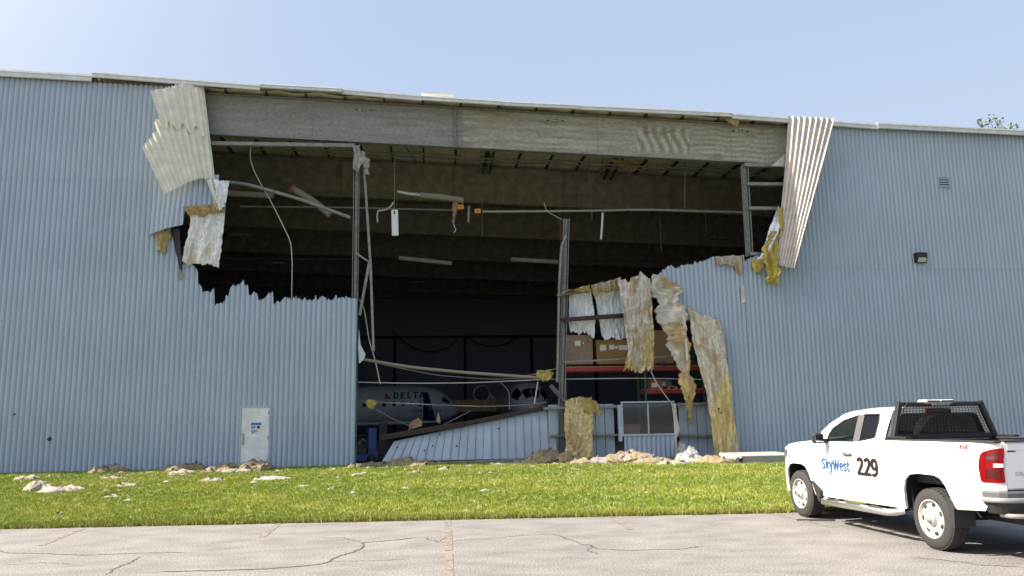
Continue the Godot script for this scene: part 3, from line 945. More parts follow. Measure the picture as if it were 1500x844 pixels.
func ibeam(mb: MB, p0: Vector3, p1: Vector3, depth: float, fl := 0.3, tw := 0.03):
	# p0, p1 on the top edge; web in the xy plane
	var d = (p1 - p0).normalized()
	var up = Vector3(-d.y, d.x, 0)
	var b = Basis(d, up, Vector3.BACK)
	var c = (p0 + p1) * 0.5
	var l = p0.distance_to(p1)
	mb.box(c - up * depth * 0.5, Vector3(l, depth - 0.05, 0.02), b)
	mb.box(c - up * 0.0125, Vector3(l, tw, fl), b)
	mb.box(c - up * (depth - 0.0125), Vector3(l, tw, fl), b)

func build_frames():
	var z0 = WALL_Z - 0.38
	# main beam over the opening, its face wears the swirled coating
	var xa := -9.2; var xb := 15.4
	var top = func(x): return roof_y(x) - 0.27
	var mb = MB.new()
	ibeam(mb, Vector3(xa, top.call(xa), z0), Vector3(xb, top.call(xb), z0), 1.64)
	var beam = part(hangar, "frame_beam", mb, M.steel, "deep steel beam with swirled coating across the top of the opening")
	var st = SurfaceTool.new()
	st.begin(Mesh.PRIMITIVE_TRIANGLES)
	var pts = [Vector3(xa, top.call(xa) - 1.60, z0 + 0.016), Vector3(xb, top.call(xb) - 1.60, z0 + 0.016), Vector3(xb, top.call(xb) - 0.04, z0 + 0.016), Vector3(xa, top.call(xa) - 0.04, z0 + 0.016)]
	var uvs = [Vector2(0, 1), Vector2(1, 1), Vector2(1, 0), Vector2(0, 0)]
	for i in [0, 2, 1, 0, 3, 2]:
		st.set_uv(uvs[i]); st.set_normal(Vector3.BACK)
		st.add_vertex(pts[i])
	part(beam, "coated_face", st.commit(), M.beam)
	for px in [-8.11, -4.50, -0.83, 1.02, 6.73, 9.80, 12.30, 13.87]:
		mb = MB.new()
		var splice = absf(px - 1.02) < 0.05
		mb.box(Vector3(px, top.call(px) - 0.82, z0 + (0.08 if splice else 0.02)), Vector3(0.05 if splice else 0.015, 1.56, 0.13 if splice else 0.012))
		part(beam, "stiffener", mb, M.frame if splice else M.steel)
	# bolt holes in the web
	for cx in [-2.53, 5.04, 12.74]:
		for q in [[-0.30, 0.0, 0.10], [0.30, 0.0, 0.10], [-0.07, 0.06, 0.04], [0.07, 0.06, 0.04], [-0.07, -0.06, 0.04], [0.07, -0.06, 0.04]]:
			mb = MB.new()
			mb.box(Vector3(cx + q[0], top.call(cx) - 0.28 + q[1], z0 + 0.018), Vector3(q[2], 0.05, 0.012))
			part(beam, "bolt_hole", mb, M.black)
	# following frames
	for k in range(1, 6):
		var z = z0 - 7.25 * k
		mb = MB.new()
		ibeam(mb, Vector3(-26, top.call(-26), z), Vector3(31, top.call(31), z), 1.85)
		var fb = part(hangar, "frame_beam", mb, M.frame)
		if k < 3:
			for x in [-4.2, 1.2, 6.6, 12.0]:
				mb = MB.new()
				mb.box(Vector3(x, top.call(x) - 0.92, z + 0.06), Vector3(0.03, 1.78, 0.10))
				part(fb, "stiffener", mb, M.frame)
	# purlins along the depth
	for i in 38:
		var x = -26.0 + i * 1.5 + 0.25
		mb = MB.new()
		mb.bar(Vector3(x, roof_y(x) - 0.17, WALL_Z - 0.12), Vector3(x, roof_y(x) - 0.17, -74.0), 0.07, 0.19)
		part(hangar, "purlin", mb, M.dark)
	# flange braces from beam to purlin
	for x in [-3.4, 2.6, 8.6]:
		for sgn in [0.0, 0.35]:
			mb = MB.new()
			mb.bar(Vector3(x + sgn, roof_y(x) - 0.62, z0 - 7.1), Vector3(x + sgn, roof_y(x) - 0.28, z0 - 3.2), 0.07, 0.12)
			part(hangar, "flange_brace", mb, M.dark)
	# bracing rods, conduits and hanger wires under the roof
	for q in [[1.62, 1.4], [3.49, -1.4], [6.47, 1.4], [8.67, -1.4], [-1.79, 1.4], [-4.61, -1.4]]:
		mb = MB.new()
		var xa0: float = q[0] * 1.1
		mb.bar(Vector3(xa0, roof_y(xa0) - 0.42, z0 - 0.6), Vector3(xa0 + q[1], roof_y(xa0) - 0.36, z0 - 6.9), 0.03, 0.03)
		part(hangar, "brace_rod", mb, M.dark)
	for q in [[-1.5, 3.0], [0.6, 1.5], [2.4, 4.0], [4.4, 2.2], [7.2, 3.4], [9.2, 1.8], [11.0, 4.2], [-4.5, 2.6], [6.0, 5.2], [13.2, 3.0]]:
		mb = MB.new()
		var zz = z0 - 2.4 - 3.6 * absf(sin(q[0] * 3.0))
		mb.bar(Vector3(q[0], roof_y(q[0]) - 0.1, zz), Vector3(q[0] + 0.03, roof_y(q[0]) - 0.2 - q[1], zz), 0.025, 0.025, Vector3.BACK)
		part(hangar, "hanger_wire", mb, M.frame)
	for q in [[-8.0, 16.0, 1.2, 3.1], [-8.0, 16.0, 0.7, 5.0]]:
		mb = MB.new(true)
		var pts2 := []
		for i in 13:
			var x2 = lerpf(q[0], q[1], i / 12.0)
			pts2.append(Vector3(x2, roof_y(x2) - q[2] + 0.05 * sin(i * 2.0), z0 - q[3]))
		mb.tube(pts2, 0.04, 6)
		part(hangar, "conduit", mb, M.steel)
	# walls behind and at the ends, floor
	mb = MB.new()
	var xx := -26.0
	while xx < 31.0:
		mb.box(Vector3(xx + 0.45, roof_y(xx + 0.9) / 2 - 0.02, -74.4), Vector3(0.9, roof_y(xx + 0.9), 0.2))
		mb.box(Vector3(xx + 0.9, 4.4, -74.28), Vector3(0.06, 8.8, 0.06))
		xx += 0.9
	part(hangar, "back_wall", mb, M.inside)
	mb = MB.new()
	mb.box(Vector3(2.5, 8.95, -74.1), Vector3(57, 0.22, 0.25))
	part(hangar, "door_header", mb, M.dark)
	for x in [-9.5, -3.2, 3.4, 9.8, 16.0]:
		mb = MB.new()
		mb.box(Vector3(x, 4.4, -74.15), Vector3(0.25, 8.8, 0.2))
		part(hangar, "back_post", mb, M.dark)
	for x in [-26.1, 31.1]:
		mb = MB.new()
		mb.box(Vector3(x, roof_y(x) / 2, (WALL_Z - 74.4) / 2), Vector3(0.2, roof_y(x), 74.4 + WALL_Z))
		part(hangar, "end_wall", mb, M.inside)
	mb = MB.new()
	mb.box(Vector3(2.5, -0.09, (WALL_Z - 74.4) / 2 - 0.1), Vector3(57, 0.2, 74.3 + WALL_Z))
	part(hangar, "floor", mb, M.slab)
	# posts of the torn wall
	var posts := [
		[Vector3(-2.77, 12.11, -29.45), Vector3(-2.74, -0.20, -29.45), 0.20],
		[Vector3(5.36, 9.26, -29.45), Vector3(4.86, -0.18, -29.45), 0.20],
		[Vector3(12.77, 11.59, -29.45), Vector3(12.74, 7.81, -29.45), 0.22],
	]
	for p in posts:
		mb = MB.new()
		mb.bar(p[0], p[1], p[2] * 0.55, 0.2, Vector3.BACK, 0.006)
		var post = part(hangar, "wall_post", mb, M.steel)
		for s in [-1.0, 1.0]:
			mb = MB.new()
			var off = Vector3(s * p[2] * 0.5, 0, 0.07)
			mb.bar(p[0] + off, p[1] + off, 0.02, 0.22, Vector3.BACK)
			part(post, "flange", mb, M.steel)
	# bent second leg of the middle post, and the leaning bar beside the far post
	for e in [[[Vector3(5.31, 8.59, -29.30), Vector3(5.11, 8.12, -29.28), Vector3(4.99, 6.57, -29.30), Vector3(4.82, 2.91, -29.30)], 0.05], [[Vector3(-2.58, 11.86, -29.35), Vector3(-2.43, 10.54, -29.30), Vector3(-2.19, 7.34, -29.30), Vector3(-2.04, 4.12, -29.25)], 0.055], [[Vector3(-2.75, 7.84, -29.30), Vector3(-2.24, 7.50, -29.30)], 0.04], [[Vector3(-2.24, 7.50, -29.32), Vector3(-2.57, 5.48, -29.32)], 0.06]]:
		mb = MB.new()
		for i in e[0].size() - 1:
			mb.bar(e[0][i], e[0][i + 1], e[1] * 1.6, e[1] * 1.6, Vector3.BACK)
		part(hangar, "bent_brace", mb, M.steel)
	# wall girts left in place
	for g in [[Vector3(-8.29, 12.04, -29.30), Vector3(-2.84, 12.06, -29.30), 0.09], [Vector3(12.72, 11.57, -29.30), Vector3(14.46, 11.57, -29.30), 0.09], [Vector3(12.79, 10.77, -29.30), Vector3(14.29, 10.78, -29.30), 0.08], [Vector3(12.78, 9.76, -29.30), Vector3(14.04, 9.76, -29.30), 0.08], [Vector3(12.71, 7.89, -29.30), Vector3(13.28, 7.87, -29.30), 0.09]]:
		mb = MB.new()
		mb.bar(g[0], g[1], 0.18, g[2] * 1.6, Vector3.UP, 0.01)
		part(hangar, "wall_girt", mb, M.steel)

func build_lower_wall():
	# liner panels, window and girts of the office front below the racks
	var z = WALL_Z - 0.36
	var y_top: float = 2.06
	var x0: float = 4.48; var x1: float = 11.18
	var wx0: float = 7.23; var wx1: float = 9.24
	var wy0: float = 0.89; var wy1: float = 2.11
	var x = x0
	var i := 0
	while x < x1:
		var w = minf(0.36, x1 - x)
		if x + w > wx0 - 0.05 and x < wx1 + 0.05:
			x += 0.36; continue
		var mb = MB.new()
		var d = 0.012 * sin(i * 2.3)
		mb.box(Vector3(x + w / 2, y_top / 2, z + d), Vector3(w - 0.014, y_top, 0.03), Basis(Vector3.UP, 0.02 * sin(i * 1.7)), 0.008)
		part(hangar, "liner_panel", mb, M.liner)
		x += 0.36; i += 1
	for g in [[Vector3(4.28, 1.93, -29.32), Vector3(11.34, 2.02, -29.32), 0.10, M.steel], [Vector3(4.51, 0.91, -29.32), Vector3(7.35, 0.89, -29.32), 0.08, M.frame], [Vector3(9.23, 0.83, -29.32), Vector3(11.27, 0.79, -29.32), 0.08, M.frame], [Vector3(5.03, 5.27, -29.30), Vector3(7.55, 5.44, -29.30), 0.16, M.rust], [Vector3(4.90, 6.22, -29.30), Vector3(7.30, 6.57, -29.30), 0.10, M.frame], [Vector3(5.05, 3.65, -29.35), Vector3(9.77, 3.85, -29.35), 0.07, M.steel]]:
		var mb = MB.new()
		mb.bar(g[0], g[1], 0.16, g[2], Vector3.UP, 0.012)
		part(hangar, "wall_girt", mb, g[3])
	# cladding left below the window
	var mb = MB.new(true)
	sheet(mb, wx0 + 0.04, wx1 - 0.06, func(_x): return wy0 - 0.03, func(_x): return 0.05, 3)
	part(hangar, "wall_cladding", mb, M.wall_low)
	mb = MB.new()
	mb.prism([Vector2(9.13, 2.07), Vector2(9.32, 2.02), Vector2(9.34, 1.51), Vector2(9.43, 1.05), Vector2(9.31, 0.80), Vector2(9.20, 0.88), Vector2(9.21, 1.51)], Transform3D(Basis.IDENTITY, Vector3(0, 0, WALL_Z + 0.02)), 0.02)
	mb.box(Vector3(9.24, 0.42, -29.08), Vector3(0.10, 0.95, 0.02))
	part(hangar, "torn_flashing", mb, M.sheet_white)
	# window
	var cx = (wx0 + wx1) / 2; var cy = (wy0 + wy1) / 2
	var ww = wx1 - wx0; var hh = wy1 - wy0
	mb = MB.new()
	for e in [[Vector3(0, hh / 2, 0), Vector3(ww + 0.06, 0.055, 0.12)], [Vector3(0, -hh / 2, 0), Vector3(ww + 0.08, 0.075, 0.14)], [Vector3(-ww / 2, 0, 0), Vector3(0.055, hh - 0.085, 0.11)], [Vector3(ww / 2, 0, 0), Vector3(0.055, hh - 0.085, 0.11)], [Vector3(0.0, 0, 0), Vector3(0.045, hh - 0.085, 0.09)]]:
		mb.box(Vector3(cx, cy, WALL_Z - 0.02) + e[0], e[1], Basis.IDENTITY, 0.008)
	var win = part(hangar, "window", mb, M.wall, "sliding window with two panes among the wreckage")
	for s in [-1.0, 1.0]:
		mb = MB.new()
		mb.box(Vector3(cx + s * ww / 4, cy, WALL_Z - 0.03 + s * 0.012), Vector3(ww / 2 - 0.075, hh - 0.085, 0.006))
		part(win, "pane", mb, M.pane)
	mb = MB.new()
	mb.box(Vector3(7.14, 1.34, -29.15), Vector3(0.12, 1.35, 0.2), Basis.IDENTITY, 0.01)
	part(hangar, "window_jamb", mb, M.liner)

# ---------------------------------------------------------------- pickup truck
# local coordinates: x to the right of the truck, y up, -z forwards; s runs forwards from the rear axle, l to the left
func B(s: float, l: float, v: float) -> Vector3:
	return Vector3(-l, v - 0.02 * (s - 1.6), -s)

var plan := [Vector2(-1.17, 0.795), Vector2(-1.155, 0.83), Vector2(-1.11, 0.875), Vector2(-1.03, 0.905), Vector2(-0.85, 0.925), Vector2(0.0, 0.932), Vector2(3.3, 0.932), Vector2(3.6, 0.915), Vector2(3.8, 0.87), Vector2(3.95, 0.78), Vector2(4.06, 0.62), Vector2(4.12, 0.40), Vector2(4.14, 0.0)]
var upright := [Vector2(0.40, 0.955), Vector2(0.55, 0.985), Vector2(0.80, 1.0), Vector2(1.02, 0.997), Vector2(1.13, 0.985), Vector2(1.17, 0.972), Vector2(1.28, 0.955), Vector2(1.38, 0.93)]
var hood_edge := [Vector2(2.40, 1.305), Vector2(2.6, 1.30), Vector2(2.9, 1.285), Vector2(3.3, 1.262), Vector2(3.6, 1.225), Vector2(3.8, 1.165), Vector2(3.95, 1.085), Vector2(4.05, 0.99), Vector2(4.14, 0.85)]

func body_l(s: float, v: float) -> float:
	var w = along(plan, s) * along(upright, v)
	for c in [0.0, 3.259]:
		var d = Vector2(s - c, v - 0.43).length()
		w += 0.016 * exp(-pow((d - 0.52) / 0.10, 2.0))
	return w

func glass_l(v: float) -> float:
	return 0.885 - 0.20 * pow(clampf((v - 1.29) / 0.46, 0.0, 1.2), 1.15)

# fills a side-view outline (with holes) cell by cell and bends it onto a surface
func skin(mb: MB, outline: Array, holes: Array, cell: float, at: Callable):
	var poly := PackedVector2Array(outline)
	var lo = poly[0]; var hi = poly[0]
	for p in poly:
		lo = lo.min(p); hi = hi.max(p)
	var nx = int(ceil((hi.x - lo.x) / cell)); var ny = int(ceil((hi.y - lo.y) / cell))
	for i in nx:
		for j in ny:
			var a = lo + Vector2(i, j) * cell
			var q := PackedVector2Array([a, a + Vector2(cell, 0), a + Vector2(cell, cell), a + Vector2(0, cell)])
			var pieces = Geometry2D.intersect_polygons(q, poly)
			for h in holes:
				var nxt := []
				for pc in pieces: nxt.append_array(Geometry2D.clip_polygons(pc, PackedVector2Array(h)))
				pieces = nxt
			for pc in pieces:
				var ix = Geometry2D.triangulate_polygon(pc)
				for k in range(0, ix.size(), 3):
					mb.tri(at.call(pc[ix[k]]), at.call(pc[ix[k + 1]]), at.call(pc[ix[k + 2]]))

func rim_line(mb: MB, outline: Array, at: Callable, r: float):
	var pts := []
	for i in outline.size() + 1: pts.append(at.call(outline[i % outline.size()]))
	for i in outline.size(): mb.bar(pts[i], pts[i + 1], r * 2, r * 2)

func sweep(mb: MB, path: Array, section: Array, rise := 0.0):
	# path: (s, l) from the left corner round to the right one; section: (outwards, v)
	var rows := []
	for q in section:
		var row := PackedVector3Array()
		for i in path.size():
			var d = (path[mini(i + 1, path.size() - 1)] - path[maxi(i - 1, 0)]).normalized()
			var n = Vector2(-absf(d.y), signf(path[i].y) * absf(d.x)) if absf(path[i].y) > 0.01 else Vector2(-1, 0)
			row.append(B(path[i].x + n.x * q.x, path[i].y + n.y * q.x, q.y))
		rows.append(row)
	rows.append(rows[0])
	mb.grid(rows)
	for e in [0, path.size() - 1]:
		var ring := []
		for r in section.size(): ring.append(rows[r][e])
		mb.fan(ring, e == 0)

func build_truck():
	var white = mat(lin(0.80, 0.80, 0.79), 0.28, {spec = 0.5})
	white.clearcoat_enabled = true; white.clearcoat = 0.6; white.clearcoat_roughness = 0.05
	var plastic = mat(lin(0.022, 0.022, 0.024), 0.6)
	var chrome = mat(lin(0.62, 0.61, 0.59), 0.25, {metal = 0.9})
	var silver = mat(lin(0.36, 0.35, 0.34), 0.35, {metal = 0.5})
	var rubber = mat(lin(0.035, 0.034, 0.033), 0.9, {bump = noise_tex(0.1, 0.0, 1.0, 44, 3), scale = 6.0, bump_scale = 0.4})
	var tint = mat(Color(0.03, 0.08, 0.075, 0.68), 0.04)
	tint.transparency = BaseMaterial3D.TRANSPARENCY_ALPHA
	var rear_tint = mat(Color(0.01, 0.015, 0.02, 0.95), 0.06)
	rear_tint.transparency = BaseMaterial3D.TRANSPARENCY_ALPHA
	var red = mat(lin(0.15, 0.0015, 0.0025), 0.22, {spec = 0.3})
	var red_deep = mat(lin(0.055, 0.0008, 0.001), 0.25)
	var grey = mat(lin(0.085, 0.085, 0.09), 0.5)
	var t = thing("pickup_truck", "white extended cab pickup truck with black rack and number 229 on its door", "pickup truck", Vector3(7.3147, 0.012, -9.7324))
	t.rotation.y = 0.0503
	local[t] = true
	# --- body sides, hood and front
	var arch := func(c: float, k: Array):
		var o := []
		for p in k: o.append(Vector2(c + p[0], p[1]))
		return o
	var rear_arch = arch.call(0.0, [[-0.43, 0.55], [-0.40, 0.66], [-0.345, 0.78], [-0.26, 0.87], [-0.15, 0.905], [0.15, 0.91], [0.33, 0.89], [0.43, 0.82], [0.475, 0.70], [0.50, 0.43]])
	var front_arch = arch.call(3.259, [[-0.47, 0.43], [-0.42, 0.62], [-0.36, 0.78], [-0.27, 0.875], [-0.15, 0.91], [0.12, 0.915], [0.27, 0.895], [0.37, 0.80], [0.41, 0.65], [0.42, 0.43]])
	var outline := [Vector2(-1.17, 0.78), Vector2(-0.995, 0.775), Vector2(-0.985, 0.62), Vector2(-0.93, 0.54), Vector2(-0.50, 0.515)]
	outline.append_array(rear_arch)
	outline.append_array([Vector2(0.56, 0.425), Vector2(2.75, 0.425)])
	outline.append_array(front_arch)
	outline.append_array([Vector2(3.75, 0.42), Vector2(4.0, 0.46), Vector2(4.14, 0.55), Vector2(4.14, 0.84), Vector2(4.05, 0.99), Vector2(3.95, 1.085), Vector2(3.8, 1.165), Vector2(3.6, 1.225), Vector2(3.3, 1.262), Vector2(2.9, 1.285), Vector2(2.6, 1.30), Vector2(0.90, 1.305), Vector2(0.88, 1.325), Vector2(-1.17, 1.325)])
	var bed_gap := [Vector2(0.905, 0.50), Vector2(0.918, 0.50), Vector2(0.893, 1.35), Vector2(0.88, 1.35)]
	var door_gap := [Vector2(2.60, 0.50), Vector2(2.614, 0.50), Vector2(2.614, 1.32), Vector2(2.60, 1.32)]
	var door_low := [Vector2(1.0, 0.485), Vector2(2.60, 0.485), Vector2(2.60, 0.494), Vector2(1.0, 0.494)]
	var mb: MB
	for sd in [1.0, -1.0]:
		mb = MB.new(true)
		skin(mb, outline, [bed_gap, door_gap, door_low], 0.06, func(p): return B(p.x, sd * body_l(p.x, p.y), p.y))
		part(t, "body_side", mb, white)
		# arch lips and liners
		for a in [rear_arch, front_arch]:
			mb = MB.new(true)
			var r0 := PackedVector3Array(); var r1 := PackedVector3Array(); var r2 := PackedVector3Array()
			for p in a:
				var l = body_l(p.x, p.y)
				r0.append(B(p.x, sd * l, p.y)); r1.append(B(p.x, sd * (l - 0.03), p.y + 0.004)); r2.append(B(p.x, sd * 0.55, p.y + 0.03))
			mb.grid([r0, r1])
			part(t, "arch_lip", mb, white)
			mb = MB.new(true)
			mb.grid([r1, r2])
			part(t, "wheel_well", mb, M.black)
	mb = MB.new(true)
	var rows := []
	for i in 19:
		var s = 2.5 + 1.55 * i / 18.0
		var row := PackedVector3Array()
		for j in 17:
			var u = -1.0 + j / 8.0
			var e = along(hood_edge, s)
			row.append(B(s, u * body_l(s, e), e + 0.055 * (1.0 - u * u) * smoothstep(4.1, 3.6, s) + 0.018 * smoothstep(0.62, 0.45, absf(u)) * smoothstep(4.0, 3.5, s)))
		rows.append(row)
	mb.grid(rows)
	var hood = part(t, "hood", mb, white)
	mb = MB.new()
	mb.box(B(4.10, 0, 0.86), Vector3(1.15, 0.24, 0.08), Basis.IDENTITY, 0.02)
	part(t, "grille", mb, M.black)
	for sd in [1.0, -1.0]:
		mb = MB.new(true)
		var lamp := [Vector2(3.62, 1.06), Vector2(3.66, 1.15), Vector2(3.95, 1.055), Vector2(4.04, 0.93), Vector2(3.9, 0.93)]
		skin(mb, lamp, [], 0.04, func(p): return B(p.x + 0.008, sd * (body_l(p.x, p.y) + 0.008), p.y))
		part(t, "headlight", mb, grey)
	# --- cab
	var side := [Vector2(0.90, 1.295), Vector2(0.915, 1.74), Vector2(0.96, 1.752), Vector2(1.90, 1.752), Vector2(2.11, 1.712), Vector2(2.43, 1.567), Vector2(2.60, 1.438), Vector2(2.74, 1.30), Vector2(2.6, 1.293)]
	var front_glass := [Vector2(2.37, 1.30), Vector2(2.36, 1.40), Vector2(2.30, 1.490), Vector2(2.06, 1.612), Vector2(1.70, 1.685), Vector2(1.645, 1.302)]
	var rear_glass := [Vector2(1.575, 1.695), Vector2(1.18, 1.692), Vector2(1.147, 1.60), Vector2(1.13, 1.375), Vector2(1.18, 1.355), Vector2(1.515, 1.31)]
	for sd in [1.0, -1.0]:
		mb = MB.new(true)
		skin(mb, side, [front_glass, rear_glass], 0.07, func(p): return B(p.x, sd * glass_l(p.y), p.y))
		part(t, "cab_side", mb, white)
		mb = MB.new(true)
		skin(mb, front_glass, [], 0.12, func(p): return B(p.x, sd * (glass_l(p.y) - 0.012), p.y))
		part(t, "side_window", mb, tint)
		mb = MB.new(true)
		skin(mb, rear_glass, [], 0.12, func(p): return B(p.x, sd * (glass_l(p.y) - 0.012), p.y))
		part(t, "side_window", mb, M.glass_dark)
		mb = MB.new()
		rim_line(mb, front_glass, func(p): return B(p.x, sd * (glass_l(p.y) - 0.004), p.y), 0.010)
		rim_line(mb, rear_glass, func(p): return B(p.x, sd * (glass_l(p.y) - 0.004), p.y), 0.010)
		part(t, "window_seal", mb, M.black)
		mb = MB.new()
		skin(mb, [Vector2(1.575, 1.70), Vector2(1.515, 1.30), Vector2(1.645, 1.295), Vector2(1.70, 1.69)], [], 0.2, func(p): return B(p.x, sd * (glass_l(p.y) + 0.006), p.y))
		part(t, "door_pillar", mb, grey)
		# door with handle and mirror
		mb = MB.new(true)
		mb.tube([B(1.89, sd * 0.935, 1.112), B(1.85, sd * 0.962, 1.114), B(1.68, sd * 0.962, 1.118), B(1.64, sd * 0.935, 1.118)], 0.014, 8)
		mb.smooth(false)
		mb.box(B(1.765, sd * 0.922, 1.115), Vector3(0.02, 0.055, 0.22), Basis.IDENTITY, 0.008)
		var handle = part(t, "door_handle", mb, chrome)
		mb = MB.new()
		mb.box(B(1.765, sd * 0.926, 1.098), Vector3(0.02, 0.022, 0.20), Basis.IDENTITY, 0.006)  # black box paints the shade behind the handle
		part(handle, "recess_shade", mb, M.black)
		mb = MB.new()
		mb.box(B(2.36, sd * 1.05, 1.345), Vector3(0.20, 0.165, 0.11), Basis(Vector3.UP, sd * 0.15), 0.035)
		mb.box(B(2.38, sd * 0.92, 1.30), Vector3(0.12, 0.07, 0.09), Basis.IDENTITY, 0.02)
		var mir = part(t, "mirror", mb, plastic)
		mb = MB.new()
		mb.box(B(2.302, sd * 1.05, 1.345), Vector3(0.155, 0.12, 0.008), Basis(Vector3.UP, sd * 0.15), 0.003)
		part(mir, "mirror_glass", mb, mat(lin(0.35, 0.38, 0.42), 0.05, {metal = 1.0}))
	# roof, windshield, back of the cab
	mb = MB.new(true)
	rows = []
	for i in 13:
		var s = 0.90 + 1.06 * i / 12.0
		var row := PackedVector3Array()
		for j in 15:
			var u = -1.0 + j / 7.0
			row.append(B(s, u * 0.687, 1.752 + 0.052 * (1.0 - pow(absf(u), 3.0)) - 0.012 * smoothstep(1.06, 0.90, s) - 0.012 * smoothstep(1.8, 1.96, s)))
		rows.append(row)
	mb.grid(rows)
	part(t, "roof", mb, white)
	mb = MB.new(true)
	rows = []
	for q in [[1.95, 1.752, 0.675], [2.11, 1.712, 0.70], [2.43, 1.567, 0.77], [2.60, 1.438, 0.825], [2.74, 1.30, 0.87]]:
		var row := PackedVector3Array()
		for j in 13:
			var u = -1.0 + j / 6.0
			row.append(B(q[0] + 0.09 * (1.0 - u * u), u * q[2], q[1] + 0.03 * (1.0 - u * u)))
		rows.append(row)
	mb.grid(rows)
	part(t, "windshield", mb, tint)
	var back := [Vector2(-0.86, 1.30), Vector2(0.86, 1.30), Vector2(0.675, 1.75), Vector2(0.5, 1.79), Vector2(-0.5, 1.79), Vector2(-0.675, 1.75)]
	var back_glass := [Vector2(-0.72, 1.36), Vector2(0.72, 1.36), Vector2(0.60, 1.655), Vector2(0.52, 1.68), Vector2(-0.52, 1.68), Vector2(-0.60, 1.655)]
	mb = MB.new()
	skin(mb, back, [back_glass], 0.3, func(p): return B(0.902, p.x, p.y))
	part(t, "cab_back", mb, white)
	mb = MB.new()
	skin(mb, back_glass, [], 0.4, func(p): return B(0.912, p.x, p.y))
	part(t, "rear_window", mb, rear_tint)
	mb = MB.new()
	rim_line(mb, back_glass, func(p): return B(0.900, p.x, p.y), 0.016)
	part(t, "window_seal", mb, M.black)
	mb = MB.new()
	mb.box(B(0.885, 0.0, 1.727), Vector3(0.40, 0.062, 0.03), Basis.IDENTITY, 0.01)
	var brake = part(t, "brake_light", mb, red_deep)
	mb = MB.new()
	mb.box(B(0.868, 0.16, 1.727), Vector3(0.08, 0.05, 0.008), Basis.IDENTITY, 0.003)
	part(brake, "lens", mb, red)
	# seats and dash behind the glass
	for x in [0.38, -0.38]:
		mb = MB.new()
		mb.box(B(1.72, x, 0.80), Vector3(0.5, 0.2, 0.52), Basis.IDENTITY, 0.06)
		mb.box(B(1.46, x, 1.16), Vector3(0.48, 0.66, 0.16), Basis(Vector3.RIGHT, -0.18), 0.06)
		mb.box(B(1.40, x, 1.52), Vector3(0.26, 0.17, 0.10), Basis(Vector3.RIGHT, -0.12), 0.04)
		part(t, "seat", mb, M.black)
	mb = MB.new()
	mb.box(B(2.45, 0, 1.18), Vector3(1.5, 0.2, 0.4), Basis.IDENTITY, 0.06)
	part(t, "dashboard", mb, M.black)
	mb = MB.new(true)
	var ring := []
	for k in 17: ring.append(B(2.16, 0.38, 1.18) + Vector3(cos(TAU * k / 16.0) * 0.18, sin(TAU * k / 16.0) * 0.17, -sin(TAU * k / 16.0) * 0.07))
	mb.tube(ring, 0.014, 6, false)
	part(t, "steering_wheel", mb, M.black)
	# --- bed
	mb = MB.new()
	mb.box(B(-0.13, 0, 0.80), Vector3(1.52, 0.06, 2.0))
	for sd in [1.0, -1.0]: mb.box(B(-0.13, sd * 0.765, 1.06), Vector3(0.03, 0.48, 2.0))
	mb.box(B(0.86, 0, 1.06), Vector3(1.52, 0.50, 0.03))
	part(t, "bed_liner", mb, plastic)
	for sd in [1.0, -1.0]:
		mb = MB.new()
		var p0 = B(-1.15, sd * 0.822, 1.331); var p1 = B(0.87, sd * 0.822, 1.331)
		mb.bar(p0, p1, 0.125, 0.026, Vector3.UP, 0.008)
		part(t, "bed_rail_cap", mb, plastic)
	mb = MB.new()
	mb.box(B(-1.145, 0, 1.06), Vector3(1.575, 0.55, 0.05), Basis.IDENTITY, 0.02)
	mb.box(B(-1.168, 0, 1.27), Vector3(1.50, 0.085, 0.018), Basis.IDENTITY, 0.009)
	mb.box(B(-1.165, 0, 1.03), Vector3(1.45, 0.30, 0.014), Basis.IDENTITY, 0.007)
	var gate = part(t, "tailgate", mb, white)
	mb = MB.new()
	mb.box(B(-1.15, 0, 1.34), Vector3(1.56, 0.018, 0.075), Basis.IDENTITY, 0.006)
	part(gate, "top_cap", mb, plastic)
	mb = MB.new()
	mb.box(B(-1.178, 0.02, 1.27), Vector3(0.26, 0.06, 0.02), Basis.IDENTITY, 0.01)
	part(gate, "handle", mb, plastic)
	var txt = mesh_node("lettering", letters("COLORADO", 0.045, 0.008, 700), chrome)
	gate.add_child(txt, true)
	txt.position = B(-1.176, 0.50, 0.965)
	mb = MB.new()
	mb.box(B(-1.171, 0.70, 1.225), Vector3(0.075, 0.022, 0.006)); 
	part(gate, "badge", mb, mat(lin(0.05, 0.05, 0.06), 0.4))
	mb = MB.new()
	mb.box(B(-1.171, 0.645, 1.225), Vector3(0.03, 0.022, 0.006))
	part(gate, "badge", mb, mat(lin(0.4, 0.05, 0.05), 0.4))
	# tail lights wrapped round the corners
	for sd in [1.0, -1.0]:
		mb = MB.new(true)
		var lamp := [Vector2(-0.925, 0.90), Vector2(-0.94, 0.87), Vector2(-1.168, 0.87), Vector2(-1.168, 1.262), Vector2(-1.08, 1.25), Vector2(-0.96, 1.215), Vector2(-0.925, 1.18), Vector2(-0.908, 1.05)]
		skin(mb, lamp, [], 0.02, func(p): return B(p.x - 0.008, sd * (body_l(p.x, p.y) + 0.012), p.y))
		var tl = part(t, "tail_light", mb, red)
		mb = MB.new(true)
		var dark_l := [Vector2(-1.0, 0.92), Vector2(-1.15, 0.91), Vector2(-1.15, 1.02), Vector2(-1.01, 1.03)]
		skin(mb, dark_l, [], 0.02, func(p): return B(p.x - 0.010, sd * (body_l(p.x, p.y) + 0.015), p.y))
		dark_l = [Vector2(-0.99, 1.12), Vector2(-1.14, 1.11), Vector2(-1.14, 1.22), Vector2(-1.0, 1.20)]
		skin(mb, dark_l, [], 0.02, func(p): return B(p.x - 0.010, sd * (body_l(p.x, p.y) + 0.015), p.y))
		part(tl, "inner_lens", mb, red_deep)
